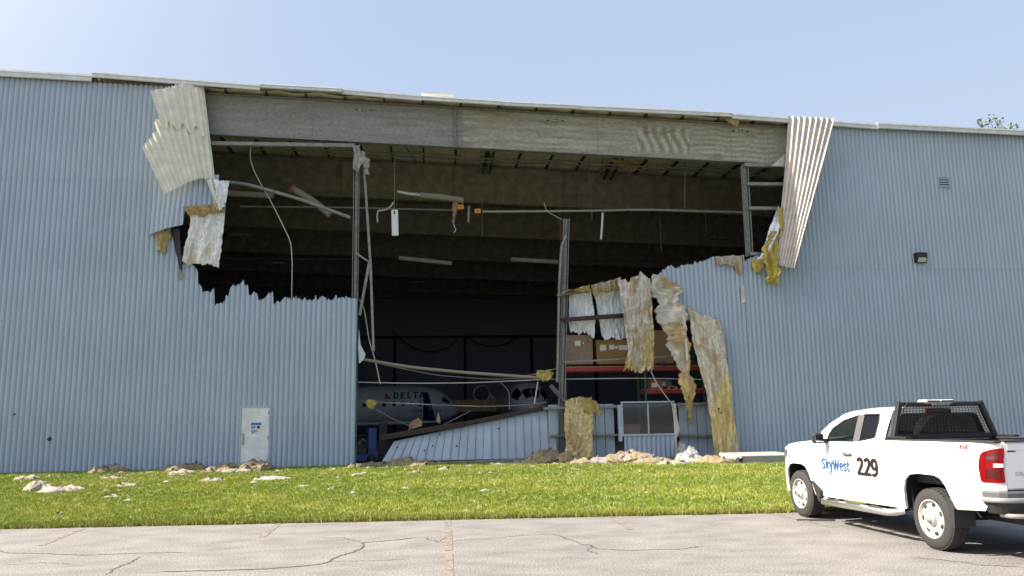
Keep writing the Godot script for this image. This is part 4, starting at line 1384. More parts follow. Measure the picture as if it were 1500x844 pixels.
		mb = MB.new(true)
		skin(mb, [Vector2(-1.10, 1.045), Vector2(-1.166, 1.045), Vector2(-1.166, 1.085), Vector2(-1.10, 1.085)], [], 0.015, func(p): return B(p.x - 0.011, sd * (body_l(p.x, p.y) + 0.016), p.y))
		part(tl, "reversing_lens", mb, M.white)
		# the body panel closing the corner to the tailgate
		mb = MB.new()
		mb.quad(B(-1.165, sd * 0.80, 0.78), B(-1.165, sd * 0.80, 1.325), B(-1.12, sd * 0.775, 1.325), B(-1.12, sd * 0.775, 0.78))
		part(t, "corner_panel", mb, white)
	# bumper
	var path := []
	for q in [[-0.93, 0.925], [-1.0, 0.935], [-1.08, 0.925], [-1.15, 0.885], [-1.20, 0.82], [-1.225, 0.70], [-1.235, 0.4], [-1.24, 0.0]]: path.append(Vector2(q[0], q[1]))
	for i in range(6, -1, -1): path.append(Vector2(path[i].x, -path[i].y))
	mb = MB.new()
	sweep(mb, path, [Vector2(-0.10, 0.70), Vector2(0.0, 0.70), Vector2(0.0, 0.755), Vector2(-0.02, 0.775), Vector2(-0.10, 0.778)])
	var bumper = part(t, "bumper", mb, grey)
	mb = MB.new(true)
	sweep(mb, path, [Vector2(-0.05, 0.645), Vector2(0.015, 0.648), Vector2(0.026, 0.66), Vector2(0.026, 0.69), Vector2(0.015, 0.702), Vector2(-0.05, 0.705)])
	part(bumper, "bumper_band", mb, silver)
	mb = MB.new()
	sweep(mb, path, [Vector2(-0.14, 0.52), Vector2(-0.06, 0.52), Vector2(-0.008, 0.645), Vector2(-0.10, 0.645)])
	part(bumper, "bumper_apron", mb, plastic)
	mb = MB.new(true)
	mb.tube([B(-1.05, 0.80, 0.505), B(-1.16, 0.78, 0.50), B(-1.24, 0.68, 0.50), B(-1.25, 0.0, 0.50), B(-1.24, -0.68, 0.50), B(-1.16, -0.78, 0.50), B(-1.05, -0.80, 0.505)], 0.028, 10)
	part(bumper, "step_bar", mb, silver)
	# --- underbody
	mb = MB.new()
	for sd in [1.0, -1.0]: mb.box(B(1.4, sd * 0.45, 0.50), Vector3(0.1, 0.16, 4.9))
	mb.box(B(2.0, 0, 0.62), Vector3(1.1, 0.22, 3.6))
	mb.box(B(0.9, -0.35, 0.45), Vector3(0.5, 0.24, 0.9), Basis.IDENTITY, 0.05)
	mb.box(B(1.5, 0, 0.60), Vector3(1.66, 0.28, 2.1))
	mb.box(B(-0.8, 0, 0.55), Vector3(1.2, 0.12, 0.5), Basis.IDENTITY, 0.04)
	part(t, "underbody", mb, M.black)
	mb = MB.new(true)
	mb.tube([B(0, 0.75, 0.36), B(0, -0.75, 0.36)], 0.05, 8)
	part(t, "axle", mb, M.black)
	# --- wheels
	for c in [[0.0, 1.0], [0.0, -1.0], [3.259, 1.0], [3.259, -1.0]]:
		var o = Vector3(-c[1] * 0.925, 0.381, -c[0])
		var ax = Vector3(-c[1], 0, 0)
		mb = MB.new(true)
		mb.lathe([Vector2(0.225, -0.05), Vector2(0.235, 0.0), Vector2(0.255, 0.006), Vector2(0.30, 0.004), Vector2(0.345, -0.008), Vector2(0.368, -0.028), Vector2(0.378, -0.05), Vector2(0.381, -0.09), Vector2(0.381, -0.17), Vector2(0.376, -0.215), Vector2(0.34, -0.255), Vector2(0.24, -0.25)], o, ax, 48)
		var tyre = part(t, "tyre", mb, rubber)
		# tread blocks
		mb = MB.new()
		for k in 44:
			for w in [[-0.045, 0.045, 0.0], [-0.105, 0.05, 0.5], [-0.165, 0.05, 0.0], [-0.215, 0.04, 0.5]]:
				var a = TAU * (k + w[2]) / 44.0
				var rr = 0.380 if w[0] > -0.2 and w[0] < -0.06 else 0.374
				var rad = Vector3(0, cos(a), sin(a))
				mb.box(o + rad * rr + ax * w[0], Vector3(w[1] * 0.86, 0.012, 0.040), Basis(Vector3.RIGHT, a))
		part(tyre, "tread", mb, rubber)
		mb = MB.new(true)
		mb.lathe([Vector2(0.238, -0.02), Vector2(0.243, 0.004), Vector2(0.235, 0.008), Vector2(0.226, 0.0), Vector2(0.215, -0.03), Vector2(0.19, -0.028), Vector2(0.155, -0.016), Vector2(0.11, -0.012), Vector2(0.085, -0.022), Vector2(0.0, -0.022)], o, ax, 40)
		var rim = part(t, "rim", mb, mat(lin(0.40, 0.385, 0.35), 0.5, {metal = 0.1}))
		for k in 7:
			var a = TAU * k / 7.0 + 0.2
			mb = MB.new()
			var rad = Vector3(0, cos(a), sin(a))
			mb.box(o + rad * 0.178 + ax * -0.022, Vector3(0.02, 0.045, 0.062), Basis(Vector3.RIGHT, a), 0.009)
			part(rim, "rim_slot", mb, M.black)
		mb = MB.new(true)
		mb.lathe([Vector2(0.085, -0.03), Vector2(0.082, 0.0), Vector2(0.07, 0.018), Vector2(0.04, 0.022), Vector2(0.038, 0.045), Vector2(0.0, 0.048)], o, ax, 24)
		mb.smooth(false)
		for k in 6:
			var a = TAU * k / 6.0
			mb.box(o + Vector3(0, cos(a), sin(a)) * 0.06 + ax * 0.018, Vector3(0.02, 0.02, 0.02), Basis(Vector3.RIGHT, a), 0.004)
		part(rim, "hub", mb, mat(lin(0.55, 0.54, 0.52), 0.3, {metal = 0.7}))
	# mud flaps
	for sd in [1.0, -1.0]:
		mb = MB.new()
		mb.prism([Vector2(-0.335, 0.70), Vector2(-0.42, 0.30), Vector2(-0.455, 0.30), Vector2(-0.47, 0.54), Vector2(-0.43, 0.62)], Transform3D(Basis(Vector3(0, 0, -1), Vector3.UP, Vector3(1, 0, 0) * sd), B(0, sd * 0.955, 0.0)), 0.29)
		part(t, "mud_flap", mb, plastic)
		mb = MB.new()
		mb.prism([Vector2(2.83, 0.60), Vector2(2.64, 0.285), Vector2(2.61, 0.29), Vector2(2.56, 0.47), Vector2(2.76, 0.60)], Transform3D(Basis(Vector3(0, 0, -1), Vector3.UP, Vector3(1, 0, 0) * sd), B(0, sd * 0.95, 0.0)), 0.26)
		part(t, "mud_flap", mb, plastic)
		# running boards
		mb = MB.new(true)
		mb.tube([B(2.50, sd * 0.86, 0.385), B(2.46, sd * 0.97, 0.365), B(2.38, sd * 1.02, 0.36), B(0.76, sd * 1.02, 0.36), B(0.67, sd * 0.97, 0.365), B(0.63, sd * 0.86, 0.385)], [0.042, 0.046, 0.048, 0.048, 0.046, 0.042], 12)
		var board = part(t, "running_board", mb, chrome)
		mb = MB.new()
		for q in [2.1, 1.55, 1.0]: mb.box(B(q, sd * 1.015, 0.408), Vector3(0.06, 0.008, 0.34), Basis.IDENTITY, 0.003)
		part(board, "step_pad", mb, plastic)
		for q in [2.2, 1.5, 0.9]:
			mb = MB.new()
			mb.bar(B(q, sd * 1.0, 0.35), B(q, sd * 0.62, 0.44), 0.05, 0.02)
			part(board, "bracket", mb, M.black)
	# --- headache rack with wire mesh and light bar
	mb = MB.new()
	for sd in [1.0, -1.0]:
		mb.bar(B(0.80, sd * 0.80, 1.335), B(0.84, sd * 0.635, 1.855), 0.075, 0.075, Vector3.BACK, 0.014)
		mb.box(B(0.66, sd * 0.825, 1.36), Vector3(0.10, 0.035, 0.44), Basis.IDENTITY, 0.008)
	mb.bar(B(0.835, 0.64, 1.818), B(0.835, -0.64, 1.818), 0.06, 0.065, Vector3.UP, 0.014)
	mb.bar(B(0.80, 0.79, 1.37), B(0.80, -0.79, 1.37), 0.05, 0.07, Vector3.UP, 0.01)
	var rack = part(t, "headache_rack", mb, M.black)
	mb = MB.new()
	for k in 27:
		var x = -0.75 + k * 1.5 / 26.0
		mb.bar(B(0.806, x, 1.40), B(0.832, x * 0.82, 1.79), 0.005, 0.005, Vector3.BACK)
	for k in 11:
		var y = 1.42 + k * 0.038
		var w = 0.76 - 0.15 * (y - 1.37) / 0.45
		mb.bar(B(0.806 + 0.026 * k / 10.0, w, y), B(0.806 + 0.026 * k / 10.0, -w, y), 0.005, 0.005, Vector3.BACK)
	part(rack, "wire_mesh", mb, M.black)
	txt = mesh_node("lettering", letters("BACKRACK", 0.04, 0.006, 700), M.white)
	rack.add_child(txt, true)
	txt.position = B(0.800, 0.02, 1.818)
	mb = MB.new()
	mb.box(B(0.84, 0.06, 1.856), Vector3(0.46, 0.05, 0.20), Basis.IDENTITY, 0.02)
	mb.box(B(0.84, 0.06, 1.836), Vector3(0.40, 0.024, 0.12))
	var bar = part(t, "light_bar", mb, mat(lin(0.62, 0.62, 0.60), 0.2))
	for x in [-0.05, 0.17]:
		mb = MB.new()
		mb.box(B(0.737, x, 1.858), Vector3(0.2, 0.024, 0.008), Basis.IDENTITY, 0.004)
		part(bar, "lamp_lens", mb, grey)
	mb = MB.new(true)
	mb.tube([B(0.79, 0.55, 1.83), B(0.79, 0.62, 1.76), B(0.79, 0.70, 1.60), B(0.79, 0.74, 1.42), B(0.79, 0.66, 1.36)], 0.008, 6)
	part(bar, "cable", mb, M.black)
	mb = MB.new(true)
	mb.tube([B(1.75, 0.12, 1.79), B(1.62, 0.12, 1.95)], 0.004, 5)
	part(t, "antenna", mb, M.black)
	mb = MB.new()
	for k in 4: mb.box(B(2.49 - 0.075 * k, body_l(2.4, 0.79) + 0.002, 0.785), Vector3(0.006, 0.016, 0.05 if k != 2 else 0.03))
	part(t, "small_print", mb, mat(lin(0.10, 0.10, 0.11), 0.6))
	# --- lettering on the door
	for sd in [1.0, -1.0]:
		var bs = Basis(Vector3(0, 0, sd), Vector3.UP, Vector3(-sd, 0, 0))
		for q in [["SkyWest", 0.155, 2.10, 0.935, 0.0, lin(0.018, 0.085, 0.21), "Droid Sans"], ["229", 0.235, 1.275, 0.935, 0.0, lin(0.016, 0.009, 0.008), "Droid Sans"], ["4x4", 0.062, -0.66, 1.262, -0.005, lin(0.12, 0.035, 0.03), "Droid Sans"], ["4x4", 0.0, 0.0, 0.0, 0.0, Color.WHITE, ""]]:
			if q[1] == 0.0: continue
			txt = mesh_node("lettering", letters(q[0], q[1], 0.012, 700, q[6]), mat(q[5], 0.5))
			t.add_child(txt, true)
			var tb = bs
			if q[0] == "SkyWest": tb = bs * Basis.from_scale(Vector3(0.88, 1.05, 1))
			if q[0] == "229": tb = bs * Basis.from_scale(Vector3(0.98, 1.08, 1))
			txt.transform = Transform3D(tb, B(q[2], sd * (body_l(q[2], q[3]) + q[4] + 0.005), q[3]))
			if q[0] == "229":
				var twin = txt.duplicate()
				t.add_child(twin, true)
				twin.position += Vector3(-sd * 0.002, 0.002, 0.009)

# ---------------------------------------------------------------- hanging and fallen insulation
func blanket(label, L, R, o := {}, group = "insulation blankets hanging from the torn wall"):
	return single("insulation_blanket", blanket_mesh(L, R, o), M.fiber if o.get("rough", true) else M.vinyl, label, "insulation", group)

func build_insulation():
	var paper = Color(0.50, 0.45, 0.38)
	var vinyl = {rough = false, paper = Color(0.66, 0.69, 0.73), fiber = Color(0.60, 0.60, 0.58), bias = [0.1, 0.25], stained = 0.1, fold = 0.10, thick = 0.03}
	var o = vinyl.duplicate(); o.seed = 2; o.rag_bottom = 0.12; o.paper = Color(0.70, 0.70, 0.68); o.fiber = Color(0.52, 0.48, 0.36); o.bias = [0.25, 0.35]
	blanket("white faced insulation curtain hanging below the folded back sheet", [Vector3(-8.69, 9.41, -28.96), Vector3(-8.71, 8.77, -28.90), Vector3(-8.82, 8.00, -28.90), Vector3(-8.90, 7.45, -28.92)], [Vector3(-7.50, 9.60, -29.05), Vector3(-7.51, 8.81, -29.00), Vector3(-7.56, 8.03, -28.96), Vector3(-7.63, 7.24, -28.98)], o)
	o = vinyl.duplicate(); o.seed = 3; o.fold = 0.08
	blanket("short strip of grey white facing beside the bent light bar", [Vector3(-7.87, 10.44, -28.74), Vector3(-7.77, 9.89, -28.72), Vector3(-7.66, 9.36, -28.74)], [Vector3(-7.35, 10.44, -28.80), Vector3(-7.38, 9.92, -28.80), Vector3(-7.46, 9.43, -28.80)], o)
	blanket("ragged tan batt edge over the white curtain", [Vector3(-8.94, 9.42, -28.74), Vector3(-8.88, 9.29, -28.74), Vector3(-8.74, 9.12, -28.76)], [Vector3(-7.44, 9.59, -28.90), Vector3(-7.45, 9.42, -28.88), Vector3(-7.52, 9.24, -28.88)], {seed = 4, bias = [0.9, 0.8], fold = 0.10, rag_bottom = 0.12, fiber = Color(0.58, 0.40, 0.17)})
	blanket("yellow scrap of insulation under the bent wall flap", [Vector3(-9.87, 8.63, -29.00), Vector3(-9.89, 8.27, -29.00), Vector3(-9.82, 7.88, -29.04)], [Vector3(-9.47, 8.58, -28.98), Vector3(-9.44, 8.28, -29.00), Vector3(-9.55, 7.88, -29.04)], {seed = 5, bias = [0.8, 0.9], fold = 0.08, rag_side = 0.12, rag_bottom = 0.2})
	blanket("tiny tuft snagged at the foot of the torn triangle", [Vector3(-9.06, 7.07, -29.04), Vector3(-9.05, 6.94, -29.05), Vector3(-9.03, 6.82, -29.06)], [Vector3(-8.94, 7.07, -29.04), Vector3(-8.91, 6.94, -29.05), Vector3(-8.96, 6.82, -29.06)], {seed = 15, bias = [0.5, 0.7], fold = 0.03, step = 0.02})
	# over the racks
	o = vinyl.duplicate(); o.seed = 6; o.rag_bottom = 0.3
	blanket("white facing hung between the middle post and the next white sheet", [Vector3(5.41, 6.29, -29.60), Vector3(5.42, 5.81, -29.60), Vector3(5.35, 5.28, -29.60), Vector3(5.42, 4.74, -29.60)], [Vector3(6.28, 6.40, -29.60), Vector3(6.34, 5.81, -29.60), Vector3(6.40, 5.27, -29.60), Vector3(6.36, 4.77, -29.60)], o)
	o = vinyl.duplicate(); o.seed = 7
	blanket("broad white facing behind the brown girt and over the plywood crate", [Vector3(6.41, 6.45, -29.60), Vector3(6.50, 5.81, -29.60), Vector3(6.61, 5.14, -29.60), Vector3(6.70, 4.58, -29.60)], [Vector3(7.68, 6.62, -29.60), Vector3(7.64, 5.80, -29.60), Vector3(7.62, 5.13, -29.60), Vector3(7.65, 4.63, -29.60)], o)
	blanket("yellow roll of batt lying on the upper girt by the post", [Vector3(5.04, 6.26, -29.20), Vector3(5.10, 6.34, -29.20), Vector3(5.21, 6.39, -29.20)], [Vector3(6.12, 6.63, -29.20), Vector3(6.17, 6.47, -29.20), Vector3(6.22, 6.34, -29.20)], {seed = 8, bias = [0.8, 0.75], fold = 0.16, thick = 0.2, rag_bottom = 0.2, step = 0.025})
	blanket("cream and yellow roll draped along the girt above the broad white facing", [Vector3(6.22, 6.60, -29.15), Vector3(6.24, 6.44, -29.15), Vector3(6.29, 6.30, -29.15)], [Vector3(7.36, 6.89, -29.15), Vector3(7.35, 6.68, -29.15), Vector3(7.37, 6.44, -29.15)], {seed = 9, bias = [0.1, 0.85], fold = 0.12, thick = 0.2, rag_bottom = 0.15, step = 0.025})
	blanket("long grey white curtain with tan torn end hanging over the plywood crate", [Vector3(7.20, 6.76, -28.98), Vector3(7.28, 6.24, -28.94), Vector3(7.36, 5.29, -28.86), Vector3(7.43, 4.68, -28.84), Vector3(7.48, 4.03, -28.80), Vector3(7.28, 3.29, -28.76)], [Vector3(8.48, 7.00, -29.00), Vector3(8.49, 6.25, -28.95), Vector3(8.50, 5.52, -28.90), Vector3(8.51, 4.24, -28.88), Vector3(8.43, 3.26, -28.86)], {seed = 10, paper = Color(0.80, 0.75, 0.66), fiber = Color(0.78, 0.58, 0.26), bias = [0.05, 0.62], fold = 0.13, stained = 0.55, rag_bottom = 0.3, rag_top = 0.22})
	blanket("narrow twisted curtain tapering to a yellow tip", [Vector3(8.53, 7.03, -28.98), Vector3(8.54, 6.27, -28.94), Vector3(8.95, 4.75, -28.85), Vector3(9.28, 3.55, -28.80), Vector3(9.48, 2.40, -28.78), Vector3(9.66, 1.63, -28.80)], [Vector3(9.05, 6.95, -29.00), Vector3(9.73, 6.41, -28.98), Vector3(9.73, 5.66, -28.94), Vector3(9.86, 3.65, -28.85), Vector3(9.99, 2.77, -28.82), Vector3(9.81, 1.58, -28.80)], {seed = 11, paper = Color(0.80, 0.74, 0.63), fiber = Color(0.80, 0.58, 0.25), bias = [0.15, 0.85], fold = 0.15, stained = 0.55, rag_bottom = 0.35, rag_side = 0.08})
	blanket("scrap of tan batt dangling under the twisted curtain's tip", [Vector3(9.83, 1.60, -29.15), Vector3(9.84, 1.40, -29.15), Vector3(9.89, 1.19, -29.15)], [Vector3(9.99, 1.60, -29.15), Vector3(10.00, 1.39, -29.15), Vector3(9.94, 1.22, -29.15)], {seed = 12, bias = [0.7, 0.8], fold = 0.05, rag_side = 0.1})
	blanket("large yellow curtain leaning against the blue wall beside the office window", [Vector3(9.93, 5.66, -28.98), Vector3(10.07, 4.25, -28.88), Vector3(10.34, 2.77, -28.75), Vector3(10.47, 1.42, -28.60), Vector3(10.46, -0.04, -28.30)], [Vector3(11.19, 5.15, -28.98), Vector3(11.26, 4.64, -28.90), Vector3(11.39, 2.37, -28.75), Vector3(11.43, 1.02, -28.60), Vector3(11.41, -0.14, -28.35)], {seed = 13, paper = Color(0.82, 0.76, 0.62), fiber = Color(0.84, 0.67, 0.30), bias = [0.28, 0.66], fold = 0.09, stained = 0.4, rag_top = 0.12, rag_bottom = 0.06})
	var hole = MB.new()
	hole.prism([Vector2(10.76, 1.84), Vector2(10.89, 1.86), Vector2(10.93, 1.64), Vector2(10.79, 1.56)], Transform3D(Basis.IDENTITY, Vector3(0, 0, WALL_Z + 0.50)), 0.03)
	part(get_node("insulation_blanket_%03d" % (used["insulation_blanket"] - 1)), "torn_hole", hole, M.black)
	var rail = MB.new()
	rail.bar(Vector3(9.73, 5.65, -28.86), Vector3(9.77, 3.65, -28.80), 0.09, 0.03, Vector3.BACK, 0.008)
	part(hangar, "torn_flashing", rail, M.trim)
	blanket("flat yellow brown curtain standing before the middle post", [Vector3(5.04, 2.29, -29.05), Vector3(5.01, 1.63, -28.96), Vector3(5.00, 0.89, -28.88), Vector3(4.97, 0.08, -28.70)], [Vector3(6.08, 2.27, -29.07), Vector3(6.04, 1.61, -28.98), Vector3(6.03, 0.87, -28.90), Vector3(5.97, 0.01, -28.74)], {seed = 14, paper = Color(0.84, 0.68, 0.36), fiber = Color(0.86, 0.64, 0.26), bias = [0.45, 0.6], fold = 0.07, stained = 0.6, rag_top = 0.1, rag_bottom = 0.08})
	blanket("shredded fringe over the shoulder of the yellow brown curtain", [Vector3(5.68, 2.28, -28.98), Vector3(5.72, 2.07, -28.96), Vector3(5.81, 1.82, -28.95)], [Vector3(6.20, 2.17, -29.00), Vector3(6.29, 1.91, -29.00), Vector3(6.34, 1.71, -29.00)], {seed = 16, bias = [0.6, 0.4], fold = 0.08, rag_bottom = 0.3, rag_side = 0.12})
	# by the sunlit sheet
	o = vinyl.duplicate(); o.seed = 17; o.paper = Color(0.60, 0.66, 0.76)
	blanket("blue white facing curled beside the tall sunlit sheet", [Vector3(13.90, 9.75, -29.05), Vector3(13.61, 9.23, -29.00), Vector3(13.35, 8.58, -28.98), Vector3(13.06, 7.83, -29.00), Vector3(12.83, 7.62, -29.02)], [Vector3(13.90, 9.65, -28.90), Vector3(13.88, 9.12, -28.88), Vector3(13.64, 8.55, -28.86), Vector3(13.36, 8.01, -28.90), Vector3(13.10, 7.58, -28.94)], o)
	blanket("yellow fibre tongue hanging out below the curled facing", [Vector3(13.41, 8.68, -28.84), Vector3(13.17, 8.13, -28.82), Vector3(13.09, 7.44, -28.82), Vector3(13.09, 6.90, -28.84), Vector3(13.13, 6.55, -28.86)], [Vector3(13.87, 8.74, -28.84), Vector3(13.64, 8.18, -28.80), Vector3(13.57, 7.58, -28.80), Vector3(13.68, 7.04, -28.82), Vector3(13.51, 6.55, -28.84)], {seed = 18, bias = [0.75, 0.95], fiber = Color(0.62, 0.48, 0.10), paper = Color(0.34, 0.24, 0.12), fold = 0.16, rag_side = 0.12, rag_bottom = 0.2, step = 0.025})
	blanket("yellow corner of batt lying over the torn wall edge", [Vector3(12.54, 7.61, -29.00), Vector3(12.65, 7.34, -28.98), Vector3(12.77, 7.06, -28.98)], [Vector3(13.19, 7.61, -28.96), Vector3(13.11, 7.33, -28.94), Vector3(12.89, 7.00, -28.95)], {seed = 19, bias = [0.6, 1.0], fiber = Color(0.64, 0.50, 0.12), fold = 0.08, rag_bottom = 0.12})
	blanket("yellow sliver of batt along the edge of the sunlit sheet", [Vector3(13.80, 9.65, -28.80), Vector3(13.80, 9.23, -28.80), Vector3(13.79, 8.73, -28.80)], [Vector3(13.94, 9.65, -28.80), Vector3(13.97, 9.24, -28.80), Vector3(13.93, 8.74, -28.80)], {seed = 20, bias = [0.8, 0.9], fiber = Color(0.62, 0.46, 0.10), fold = 0.05})
	blanket("pale pink batt folded over the torn wall top", [Vector3(11.20, 7.72, -29.04), Vector3(11.21, 7.56, -29.02), Vector3(11.22, 7.37, -29.02)], [Vector3(11.92, 7.78, -29.04), Vector3(11.93, 7.56, -29.02), Vector3(11.92, 7.37, -29.02)], {seed = 21, paper = Color(0.60, 0.52, 0.44), fiber = Color(0.58, 0.48, 0.34), bias = [0.3, 0.5], fold = 0.06, rag_bottom = 0.1})
	blanket("cream batt scrap at the joint strip of the torn wall", [Vector3(11.89, 7.81, -29.02), Vector3(11.89, 7.45, -29.00), Vector3(11.98, 7.18, -29.01)], [Vector3(12.28, 7.78, -29.02), Vector3(12.24, 7.39, -29.00), Vector3(12.17, 7.04, -29.02)], {seed = 22, paper = Color(0.60, 0.54, 0.42), bias = [0.3, 0.6], fold = 0.07, rag_bottom = 0.14})
	# smaller rags high in the opening
	blanket("grey rag hanging at the top of the tall post", [Vector3(-2.98, 12.00, -29.15), Vector3(-2.89, 11.50, -29.12), Vector3(-2.76, 11.01, -29.10)], [Vector3(-2.62, 12.04, -29.15), Vector3(-2.48, 11.56, -29.10), Vector3(-2.53, 11.12, -29.10)], {seed = 23, paper = Color(0.45, 0.44, 0.40), bias = [0.1, 0.1], fold = 0.12, rag_side = 0.16, rag_bottom = 0.3}, "rags high in the opening")
	blanket("long grey rag trailing beside the tall post", [Vector3(-2.69, 11.72, -29.10), Vector3(-2.50, 11.28, -29.08), Vector3(-2.39, 10.69, -29.08)], [Vector3(-2.51, 11.83, -29.10), Vector3(-2.30, 11.28, -29.07), Vector3(-2.26, 10.58, -29.08)], {seed = 24, paper = Color(0.45, 0.44, 0.40), bias = [0.1, 0.1], fold = 0.10, rag_side = 0.14, rag_bottom = 0.3}, "rags high in the opening")
	blanket("torn straw coloured insulation under the roof purlins", [Vector3(8.22, 12.88, -33.00), Vector3(8.40, 12.66, -33.00), Vector3(8.71, 12.51, -33.00)], [Vector3(9.16, 12.77, -33.00), Vector3(9.27, 12.58, -33.00), Vector3(9.08, 12.39, -33.00)], {seed = 25, bias = [0.6, 0.8], fold = 0.2, rag_side = 0.2, rag_bottom = 0.3}, "rags high in the opening")
	blanket("tan tuft caught between roof trim and beam", [Vector3(11.91, 13.54, -29.10), Vector3(11.95, 13.41, -29.08), Vector3(12.17, 13.22, -29.10)], [Vector3(12.08, 13.63, -29.10), Vector3(12.52, 13.37, -29.08), Vector3(12.49, 13.14, -29.10)], {seed = 26, bias = [0.8, 0.8], fold = 0.10, rag_side = 0.1}, "rags high in the opening")
	blanket("yellow tuft caught on the sagging cables by the middle post", [Vector3(4.03, 3.32, -29.60), Vector3(4.11, 3.16, -29.60), Vector3(4.29, 2.98, -29.60)], [Vector3(4.67, 3.41, -29.60), Vector3(4.69, 3.20, -29.60), Vector3(4.55, 3.00, -29.60)], {seed = 27, bias = [0.6, 0.9], fiber = Color(0.58, 0.48, 0.14), fold = 0.12, rag_side = 0.14, rag_bottom = 0.2}, "tufts on the cables")
	blanket("yellow tuft strung before the airliner's fuselage", [Vector3(-2.27, 2.33, -29.60), Vector3(-2.27, 2.15, -29.60), Vector3(-2.19, 2.00, -29.60)], [Vector3(-2.00, 2.35, -29.60), Vector3(-1.97, 2.17, -29.60), Vector3(-2.09, 2.00, -29.60)], {seed = 28, bias = [0.7, 0.9], fiber = Color(0.58, 0.48, 0.14), fold = 0.06, rag_side = 0.08}, "tufts on the cables")
	blanket("brown batt roll resting on the fallen panel's girt", [Vector3(-0.74, 1.25, -29.75), Vector3(-0.72, 1.47, -29.75), Vector3(-0.56, 1.60, -29.75)], [Vector3(-0.29, 1.31, -29.75), Vector3(-0.24, 1.51, -29.75), Vector3(-0.26, 1.62, -29.75)], {seed = 29, paper = Color(0.45, 0.34, 0.22), fiber = Color(0.45, 0.30, 0.15), bias = [0.3, 0.5], fold = 0.10, thick = 0.25})
	blanket("pale scrap on the girt beside the navy winglet", [Vector3(0.25, 1.46, -29.75), Vector3(0.30, 1.66, -29.75), Vector3(0.32, 1.76, -29.75)], [Vector3(0.45, 1.40, -29.75), Vector3(0.43, 1.58, -29.75), Vector3(0.38, 1.76, -29.75)], {seed = 30, bias = [0.2, 0.3], fold = 0.06})

func debris(label, bits, sd, o := {}, group = "insulation heaps along the wall"):
	return single("insulation_heap", heap_mesh(bits, sd, o), M.fiber, label, "insulation", group)

